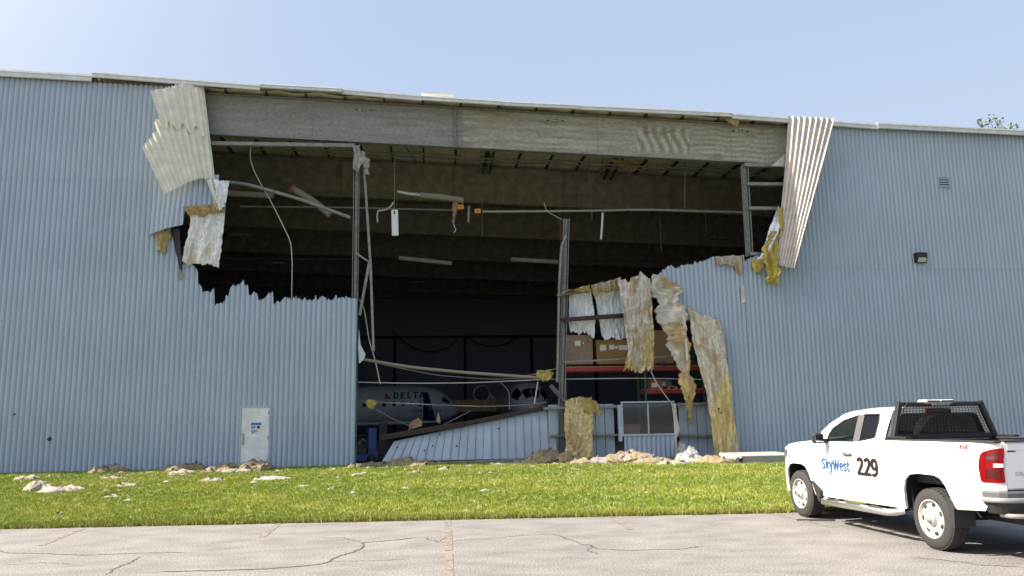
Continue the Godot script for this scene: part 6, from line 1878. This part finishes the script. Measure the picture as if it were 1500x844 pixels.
func build_interior_things():
	# timber hoarding behind the aircraft
	var o = thing("timber_crate", "long orange timber crate with broad boards standing between the two airliners", "crate", Vector3(4, 0, -58.4))
	var edges := [660.0, 676.5, 689.0, 705.5, 718.5, 728.0, 742.0]
	var xs := [Vector3(1.58, 2.56, -58.00).x, Vector3(2.41, 2.54, -58.00).x, Vector3(3.04, 2.53, -58.00).x, Vector3(3.87, 2.52, -58.00).x, Vector3(4.52, 2.51, -58.00).x, Vector3(5.00, 2.51, -58.00).x, Vector3(5.71, 2.49, -58.00).x]
	var yb: float = Vector3(3.58, 1.88, -58.00).y; var yt: float = Vector3(3.59, 2.75, -58.00).y
	for i in 6:
		var mb = MB.new()
		var t1 = yt if i < 5 else yt - 0.1
		var t2 = yt if i < 5 else yb + 0.25
		mb.prism([Vector2(xs[i] + 0.012, yb), Vector2(xs[i + 1] - 0.012, yb), Vector2(xs[i + 1] - 0.012, t2), Vector2(xs[i] + 0.012, t1)], Transform3D(Basis.IDENTITY, Vector3(0, 0, -58.0 + 0.01 * (i % 2))), 0.04)
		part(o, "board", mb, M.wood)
	var mb = MB.new()
	mb.box(Vector3((xs[0] + xs[6]) / 2, (yb + yt) / 2, -58.5), Vector3(xs[6] - xs[0] - 0.3, yt - yb - 0.1, 0.8))
	for x in [xs[0] + 0.3, xs[3], xs[6] - 0.3]: mb.box(Vector3(x, yb / 2, -58.4), Vector3(0.15, yb, 0.6))
	part(o, "stand", mb, M.dark)
	# blue ground cart with hose reel
	o = thing("ground_cart", "blue ground service cart with a dark hose reel behind the torn wall corner", "cart", Vector3(-2.39, -0.08, -30.80))
	mb = MB.new()
	mb.box(Vector3(-2.20, 0.68, -31.00), Vector3(0.36, 1.25, 0.7), Basis(Vector3.UP, 0.15), 0.04)
	mb.box(Vector3(-2.45, 0.20, -30.90), Vector3(1.0, 0.28, 0.8), Basis(Vector3.UP, 0.15), 0.04)
	part(o, "body", mb, M.blue)
	mb = MB.new(true)
	var rc: Vector3 = Vector3(-2.52, 0.59, -30.75)
	for k in 6:
		var ring := []
		for j in 25:
			var aa = TAU * j / 24.0
			ring.append(rc + Vector3(cos(aa) * (0.42 - 0.05 * (k % 3)), sin(aa) * (0.42 - 0.05 * (k % 3)), -0.06 * k) + Vector3(0.02 * sin(k * 3.0), 0.02 * cos(k * 5.0), 0))
		mb.tube(ring, 0.032, 6, false)
	part(o, "hose_reel", mb, M.black)
	mb = MB.new()
	for k in 9:
		mb.box(rc + Vector3(0.3 * sin(k * 2.3), 0.28 * cos(k * 1.7), -0.1 + 0.1 * sin(k * 4.1)), Vector3(0.16, 0.10, 0.12), Basis(Vector3.BACK, k * 0.7), 0.02)
	part(o, "fitting", mb, mat(lin(0.10, 0.16, 0.24), 0.4, {metal = 0.4}))
	for s in [-0.35, 0.35]:
		mb = MB.new(true)
		mb.lathe([Vector2(0, -0.06), Vector2(0.14, -0.06), Vector2(0.16, 0), Vector2(0.14, 0.06), Vector2(0, 0.06)], Vector3(rc.x + s, 0.17, -30.5), Vector3.BACK, 16)
		part(o, "cart_wheel", mb, M.black)
	mb = MB.new()
	mb.box(Vector3(rc.x + 0.75, 0.75, -31.1), Vector3(0.3, 1.5, 0.5), Basis.IDENTITY, 0.03)
	single("dark_cabinet", mb, M.dark, "narrow dark cabinet between the blue cart and the fallen panel", "cabinet")
	# pipes, ducts and cables in the opening
	pipe("heater_pipe", "long grey heater pipe running across the opening below the second beam", [Vector3(-7.98, 10.64, -33.20), Vector3(-3.76, 10.65, -33.20), Vector3(1.09, 10.58, -33.20)], 0.045, M.steel)
	pipe("heater_pipe", "pale heater pipe right of the orange boxes sagging towards the far post", [Vector3(2.31, 10.53, -33.20), Vector3(6.70, 10.61, -33.20), Vector3(9.69, 10.71, -33.20), Vector3(14.34, 10.63, -33.20)], 0.055, M.cable_light)
	pipe("heater_pipe", "thick grey pipe stub behind the bent light bar", [Vector3(-8.18, 10.74, -31.50), Vector3(-6.27, 10.65, -31.50)], 0.13, M.lag)
	pipe("light_bar", "bent pale bar thrust out from the folded sheet", [Vector3(-7.65, 10.72, -29.90), Vector3(-6.96, 10.65, -29.90), Vector3(-4.95, 10.08, -29.90), Vector3(-3.04, 9.37, -29.90)], 0.07, M.steel)
	var d = pipe("broken_duct", "broken lagged duct with a rusty open end tilted above the bent bar", [Vector3(-5.41, 10.80, -31.00), Vector3(-4.64, 10.33, -31.00), Vector3(-3.93, 9.75, -31.00)], 0.14, M.lag)
	mb = MB.new(true)
	mb.lathe([Vector2(0.18, 0.0), Vector2(0.19, 0.16), Vector2(0.12, 0.16), Vector2(0.11, 0.0)], Vector3(-5.35, 10.77, -31.00), (Vector3(-5.41, 10.80, -31.00) - Vector3(-4.64, 10.33, -31.00)).normalized(), 14)
	part(d, "rusty_end", mb, mat(lin(0.24, 0.09, 0.05), 0.9))
	d = pipe("lagged_pipe", "lagged pipe with a bright bare end hanging over the orange boxes", [Vector3(-0.34, 10.62, -31.00), Vector3(0.60, 10.54, -31.00), Vector3(1.41, 10.41, -31.00)], 0.13, M.lag)
	mb = MB.new(true)
	mb.tube([Vector3(-1.28, 10.75, -31.00), Vector3(-0.84, 10.67, -31.00), Vector3(-0.29, 10.62, -31.00)], [0.07, 0.08, 0.09], 10)
	part(d, "bare_end", mb, mat(lin(0.45, 0.48, 0.45), 0.4, {metal = 0.5}))
	for q in [["orange junction box under the lagged pipe's end", Vector3(1.29, 10.13, -31.00)], ["orange junction box at the start of the pale heater pipe", Vector3(1.98, 9.97, -31.00)]]:
		var jb = thing("junction_box", q[0], "junction box", q[1], "orange boxes on the heater pipe")
		mb = MB.new()
		mb.box(q[1], Vector3(0.25, 0.19, 0.16), Basis(Vector3.BACK, 0.05), 0.02)
		part(jb, "housing", mb, M.orange)
		mb = MB.new()
		mb.box(q[1] + Vector3(0, 0, 0.082), Vector3(0.09, 0.07, 0.01), Basis.IDENTITY, 0.004)
		part(jb, "cover", mb, mat(lin(0.25, 0.10, 0.02), 0.5))
	blanket("torn lagging dangling below the orange box", [Vector3(0.99, 10.32, -31.00), Vector3(0.96, 9.94, -31.00), Vector3(0.93, 9.51, -31.00)], [Vector3(1.15, 10.29, -31.00), Vector3(1.13, 9.94, -31.00), Vector3(1.04, 9.51, -31.00)], {seed = 40, paper = Color(0.36, 0.30, 0.24), fiber = Color(0.35, 0.14, 0.08), bias = [0.5, 0.4], fold = 0.06, rag_side = 0.08}, "rags high in the opening")
	pipe("dangling_wire", "thin wire below the torn lagging", [Vector3(0.98, 9.54, -31.00), Vector3(1.01, 9.37, -31.00), Vector3(1.09, 9.17, -31.00), Vector3(1.01, 9.06, -31.00)], 0.02, M.cable_light)
	pipe("dangling_bar", "short grey bar hanging between the orange boxes", [Vector3(1.63, 10.18, -31.00), Vector3(1.61, 9.81, -31.00), Vector3(1.60, 9.49, -31.00)], 0.05, M.steel)
	pipe("dangling_tube", "thin white tube hanging from the pale heater pipe", [Vector3(7.55, 10.35, -32.50), Vector3(7.50, 9.80, -32.50), Vector3(7.43, 9.16, -32.50)], 0.05, M.white)
	# hanging fluorescent fixture
	var f = thing("light_fixture", "white light fixture hanging on end below the heater pipe", "light fixture", Vector3(-1.38, 9.43, -31.00))
	mb = MB.new()
	mb.box(Vector3(-1.37, 9.45, -31.00), Vector3(0.27, 1.08, 0.09), Basis(Vector3.BACK, 0.03), 0.02)
	part(f, "housing", mb, M.white)
	mb = MB.new()
	mb.box(Vector3(-1.39, 9.86, -31.00) + Vector3(0, 0, 0.05), Vector3(0.05, 0.14, 0.02), Basis.IDENTITY, 0.006)
	part(f, "cable_clip", mb, M.dark)
	pipe("cable", "cable holding up the hanging light fixture", [Vector3(-1.41, 10.00, -31.00), Vector3(-1.40, 10.49, -31.00), Vector3(-1.40, 11.29, -31.00), Vector3(-1.40, 12.36, -31.00)], 0.018, M.cable)
	pipe("torn_cord", "pale frayed cord looped beside the hanging light fixture", [Vector3(-1.44, 10.31, -31.00), Vector3(-1.53, 10.14, -31.00), Vector3(-1.72, 10.00, -31.00), Vector3(-1.93, 9.94, -31.00), Vector3(-2.04, 9.97, -31.00), Vector3(-2.09, 9.74, -31.00), Vector3(-2.06, 9.46, -31.00)], 0.035, M.cable_light)
	pipe("cable", "long loose cable dangling behind the folded sheet down to the torn wall", [Vector3(-6.96, 12.23, -30.20), Vector3(-6.97, 11.79, -30.20), Vector3(-6.79, 11.26, -30.20), Vector3(-6.44, 10.61, -30.20), Vector3(-6.16, 10.15, -30.20), Vector3(-5.70, 9.25, -30.20), Vector3(-5.31, 8.44, -30.20), Vector3(-5.24, 7.64, -30.20), Vector3(-5.22, 6.18, -30.20)], 0.022, M.cable_light)
	pipe("cable", "curly wire above the middle post", [Vector3(4.74, 10.36, -31.00), Vector3(4.79, 10.13, -31.00), Vector3(4.90, 9.96, -31.00), Vector3(5.16, 9.82, -31.00), Vector3(5.49, 9.64, -31.00)], 0.015, M.cable_light)
	pipe("cable", "cord falling from the torn wall corner to the cables before the airliner", [Vector3(-2.62, 6.12, -29.50), Vector3(-2.44, 5.81, -29.50), Vector3(-2.22, 4.52, -29.50), Vector3(-1.98, 3.76, -29.50), Vector3(-1.80, 2.92, -29.50)], 0.022, M.cable_light)
	pipe("hanging_rod", "thin rod hanging from the roof left of the far post", [Vector3(11.58, 12.88, -33.00), Vector3(11.50, 11.85, -33.00), Vector3(11.42, 10.71, -33.00)], 0.04, M.steel)
	pipe("sagging_pipe", "sagging pipe across the lower opening ending at the yellow tuft", [Vector3(-2.41, 3.84, -29.50), Vector3(-0.72, 3.54, -29.55), Vector3(1.33, 3.32, -29.60), Vector3(4.32, 3.08, -29.60)], 0.06, mat(lin(0.24, 0.22, 0.17), 0.8))
	pipe("cable", "slack cable under the sagging pipe", [Vector3(-1.73, 3.65, -29.50), Vector3(0.30, 3.22, -29.50), Vector3(2.35, 3.05, -29.55), Vector3(4.19, 3.11, -29.60)], 0.014, M.cable)
	pipe("cable", "cable from the sagging pipe up to the middle post", [Vector3(3.40, 3.12, -29.60), Vector3(4.45, 3.31, -29.55), Vector3(5.07, 3.51, -29.50)], 0.018, M.cable)
	pipe("cable", "straight wire across the opening above the airliner's roof", [Vector3(-2.63, 3.01, -29.60), Vector3(-0.72, 2.94, -29.60), Vector3(1.58, 2.93, -29.60), Vector3(4.45, 3.03, -29.60), Vector3(8.03, 3.03, -29.55), Vector3(10.59, 2.95, -29.50)], 0.020, M.cable_light)
	pipe("cable", "wire strung before the airliner's windows", [Vector3(-2.47, 2.30, -29.60), Vector3(-0.59, 2.17, -29.60), Vector3(1.83, 2.04, -29.60), Vector3(3.38, 2.06, -29.60), Vector3(4.42, 2.15, -29.55)], 0.018, M.cable)
	pipe("cable", "second wire strung below the emblem of the airliner", [Vector3(-2.08, 2.27, -29.65), Vector3(-0.57, 2.19, -29.65), Vector3(0.55, 2.11, -29.65), Vector3(1.83, 2.06, -29.65)], 0.014, M.cable_light)
	pipe("cable", "thin cord slanting from the yellow tuft to the fallen girt", [Vector3(-2.02, 2.05, -29.60), Vector3(-1.47, 1.71, -29.60), Vector3(-0.86, 1.43, -29.60), Vector3(-0.66, 1.35, -29.60)], 0.012, M.cable)
	pipe("cable", "thin cord slanting up from the fallen girt to the timber crate", [Vector3(0.55, 1.40, -29.60), Vector3(1.06, 1.64, -29.60), Vector3(1.57, 1.89, -29.60)], 0.012, M.cable)
	pipe("hanging_strap", "pale strap hanging from the yellow tuft before the nose of the airliner", [Vector3(4.13, 2.95, -29.60), Vector3(4.07, 2.62, -29.60), Vector3(3.98, 2.11, -29.60)], 0.03, M.cable_light)
	pipe("cable", "looped cord before the nose of the second airliner", [Vector3(2.69, 2.92, -29.60), Vector3(2.87, 2.79, -29.60), Vector3(3.03, 2.55, -29.60), Vector3(3.02, 1.92, -29.60)], 0.014, M.cable)
	pipe("torn_cord", "white cord from the long curtain down to the window corner", [Vector3(8.34, 3.28, -28.90), Vector3(8.57, 2.80, -28.95), Vector3(8.91, 2.33, -29.00), Vector3(9.15, 2.02, -29.04), Vector3(9.19, 1.82, -29.05)], 0.022, M.cable_light)
	# strip lights and louvres deep in the hangar
	for q in [["farther", Vector3(-1.74, 10.69, -44.50), Vector3(1.32, 10.38, -44.50)], ["nearer the middle post", Vector3(4.75, 10.63, -44.50), Vector3(7.57, 10.48, -44.50)]]:
		var sl = thing("strip_light", "unlit strip light deep in the hangar, the one %s" % (q[0] if q[0] != "farther" else "left of centre by the tall post".replace("left of centre by", "towards")), "light fixture", q[1], "strip lights deep in the hangar")
		mb = MB.new()
		mb.bar(q[1], q[2], 0.25, 0.22, Vector3.UP, 0.03)
		part(sl, "housing", mb, M.sheet_back)
	for q in [["above the torn left panel's peaks".replace("left ", ""), Vector3(-9.77, 11.39, -50.00)], ["behind the white curtain", Vector3(-10.51, 11.83, -44.00)], ["under the strip light towards the tall post", Vector3(-0.86, 11.83, -60.00)], ["under the strip light nearer the middle post", Vector3(8.43, 11.79, -60.00)], ["near the far post", Vector3(17.28, 11.84, -44.00)]]:
		var lv = thing("grille_light", "dim louvred light fitting in the dark roof %s" % q[0], "light fixture", q[1], "louvred fittings in the dark roof")
		mb = MB.new()
		mb.box(q[1], Vector3(1.25, 0.16, 0.5), Basis.IDENTITY, 0.02)
		part(lv, "housing", mb, M.steel)
		for k in 5:
			mb = MB.new()
			mb.box(q[1] + Vector3(-0.5 + k * 0.25, -0.05, 0.26), Vector3(0.03, 0.10, 0.03))
			part(lv, "louvre", mb, M.dark)
	for q in [["stretched high across the back of the hangar", [Vector3(-13.07, 11.88, -51.00), Vector3(-4.83, 11.87, -51.00)]], ["running beside the post to the far wall", [Vector3(9.62, 11.89, -51.00), Vector3(17.31, 11.78, -51.00)]], ["low before the back wall, towards the tall post", [Vector3(-4.33, 10.74, -62.00), Vector3(-1.53, 10.62, -62.00), Vector3(1.83, 10.73, -62.00)]], ["low before the back wall, towards the middle post", [Vector3(2.38, 10.73, -62.00), Vector3(5.57, 10.67, -62.00)]]]:
		pipe("ceiling_pipe", "dim pipe " + q[0], q[1], 0.07, M.frame)
	for q in [["between the back posts by the tall post", [Vector3(-3.43, 9.42, -73.00), Vector3(-2.42, 8.46, -73.00), Vector3(-1.16, 7.69, -73.00), Vector3(0.23, 7.43, -73.00), Vector3(1.69, 7.80, -73.00), Vector3(2.65, 8.62, -73.00)]], ["between the back posts by the middle post", [Vector3(3.29, 9.07, -73.00), Vector3(4.25, 8.29, -73.00), Vector3(5.53, 7.90, -73.00), Vector3(7.14, 8.08, -73.00), Vector3(8.78, 9.03, -73.00)]]]:
		pipe("hanging_hose", "dark hose looped on the back wall " + q[0], q[1], 0.05, M.black)

func pipe(called, label, pts, r, m):
	var mb = MB.new(true)
	var fine := []
	var n = maxi(pts.size() * 5, 8)
	for i in n + 1: fine.append(on_path(pts, float(i) / n))
	for k in 2:
		var s := fine.duplicate()
		for i in range(1, n): s[i] = (fine[i - 1] + fine[i] * 2.0 + fine[i + 1]) / 4.0
		fine = s
	mb.tube(fine, r, 8)
	var cat = called.split("_")[-1]
	return single(called, mb, m, label, cat)

# ---------------------------------------------------------------- outside
func build_outside():
	# pale concrete step along the wall
	var mb = MB.new()
	var a: Vector3 = Vector3(10.27, 0.00, -25.41); var b: Vector3 = Vector3(12.35, 0.00, -24.65)
	mb.box(Vector3((a.x + b.x) / 2, 0.12, a.z - 1.0), Vector3(b.x - a.x, 0.30, 2.0), Basis.IDENTITY, 0.02)
	single("concrete_slab", mb, M.concrete, "pale concrete slab along the wall behind the pickup truck", "slab")
	mb = MB.new()
	mb.bar(Vector3(5.95, 0.02, -12.55), Vector3(6.5, 0.025, -12.35), 0.03, 0.03)
	single("twig", mb, M.bark, "thin twig on the lot beside the truck's front wheel", "twig")
	# tree beyond the end of the hangar
	var base := Vector3(38.6, -0.05, -48.0)
	var t = thing("tree", "leafy treetop showing above the roof trim beyond the hangar", "tree", base)
	mb = MB.new(true)
	mb.tube([base, base + Vector3(0.2, 5, 0.1), base + Vector3(-0.1, 11, 0), base + Vector3(0.3, 15, 0.2), base + Vector3(0, 18.2, 0)], [0.45, 0.36, 0.26, 0.14, 0.03], 10)
	for k in 26:
		var y = 6.0 + k * 0.46
		var an = k * 2.4
		var l = 4.2 * (1.0 - (y - 6.0) / 17.5)
		var p = base + Vector3(0, y, 0)
		mb.tube([p, p + Vector3(cos(an) * l * 0.5, 0.5, sin(an) * l * 0.5), p + Vector3(cos(an) * l, 1.4, sin(an) * l)], [0.10, 0.06, 0.02], 5)
	part(t, "trunk", mb, M.bark)
	mb = MB.new()
	for k in 110:
		var y = rng.randf_range(6.5, 19.9)
		var an = rng.randf() * TAU
		var l = (0.5 + 4.3 * (1.0 - (y - 6.0) / 14.6)) * sqrt(rng.randf())
		var c = base + Vector3(cos(an) * l, y + 0.6, sin(an) * l)
		for j in 85:
			var d = Vector3(rng.randfn(), rng.randfn() * 0.7, rng.randfn()) * 0.34
			var n1 = Vector3(rng.randfn(), rng.randfn(), rng.randfn()).normalized()
			var u = n1.cross(Vector3(0.3, 0.8, 0.5)).normalized() * rng.randf_range(0.06, 0.10)
			var w = n1.cross(u).normalized() * rng.randf_range(0.09, 0.15)
			mb.quad(c + d - u * 0.2 - w, c + d + u, c + d + w, c + d - u)
	# sprigs at the very top, twig and leaves
	var twigs := MB.new(true)
	for q in [Vector3(38.04, 21.25, -48.00), Vector3(38.22, 21.05, -48.00), Vector3(38.64, 21.11, -48.00), Vector3(38.88, 21.42, -48.00), Vector3(39.24, 21.47, -48.00), Vector3(39.46, 21.18, -48.00), Vector3(39.64, 21.33, -48.00), Vector3(40.47, 21.00, -48.00), Vector3(40.82, 20.91, -48.00)]:
		twigs.tube([q + Vector3(0.1, -1.3, 0), q + Vector3(0.05, -0.5, 0.1), q], [0.03, 0.02, 0.01], 5)
		for j in 11:
			var d = Vector3(rng.randfn() * 0.09, rng.randfn() * 0.16 - 0.06, rng.randfn() * 0.12)
			var n1 = Vector3(rng.randfn(), rng.randfn(), rng.randfn()).normalized()
			var u = n1.cross(Vector3(0.3, 0.8, 0.5)).normalized() * 0.07
			var w = n1.cross(u).normalized() * 0.11
			mb.quad(q + d - u * 0.2 - w, q + d + u, q + d + w, q + d - u)
	part(t, "twig", twigs, M.bark)
	part(t, "crown", mb, M.leaf)

func _ready():
	var cam := Camera3D.new()
	cam.name = "camera"
	add_child(cam)
	cam.position = Vector3(0, 1.8371, 0)
	cam.rotation = Vector3(0.1573, -0.1075, -0.0164)
	cam.fov = rad_to_deg(2.0 * atan(422.0 / 1141.35))
	cam.near = 0.1
	cam.far = 3000.0
	cam.current = true
	var env := Environment.new()
	env.background_mode = Environment.BG_SKY
	var sm := ProceduralSkyMaterial.new()
	sm.sky_top_color = lin(0.145, 0.198, 0.30)
	sm.sky_horizon_color = lin(0.265, 0.302, 0.36)
	sm.sky_curve = 0.35
	sm.ground_horizon_color = lin(0.22, 0.22, 0.18)
	sm.ground_bottom_color = lin(0.12, 0.12, 0.09)
	sm.sun_angle_max = 95.0
	sm.sun_curve = 0.35
	var sky := Sky.new()
	sky.sky_material = sm
	env.sky = sky
	env.tonemap_mode = Environment.TONE_MAPPER_LINEAR
	env.tonemap_exposure = 2.7
	env.sdfgi_enabled = true
	env.ssao_enabled = true
	env.ssil_enabled = true
	var we := WorldEnvironment.new()
	we.name = "environment"
	we.environment = env
	add_child(we)
	var sun := DirectionalLight3D.new()
	sun.name = "sun"
	sun.light_energy = 1.6
	sun.light_color = Color(1.0, 0.955, 0.89)
	sun.light_angular_distance = 0.5
	sun.shadow_enabled = true
	add_child(sun)
	var towards := Vector3(-0.73, 0.68, -0.052).normalized()
	sun.look_at_from_position(Vector3.ZERO, -towards, Vector3.UP)
	rng.seed = 7
	materials()
	build_ground()
	build_hangar()
	build_fallen_panel()
	build_racks()
	build_aircraft()
	build_interior_things()
	build_insulation()
	build_debris()
	build_outside()
	build_truck()
	build_grass()
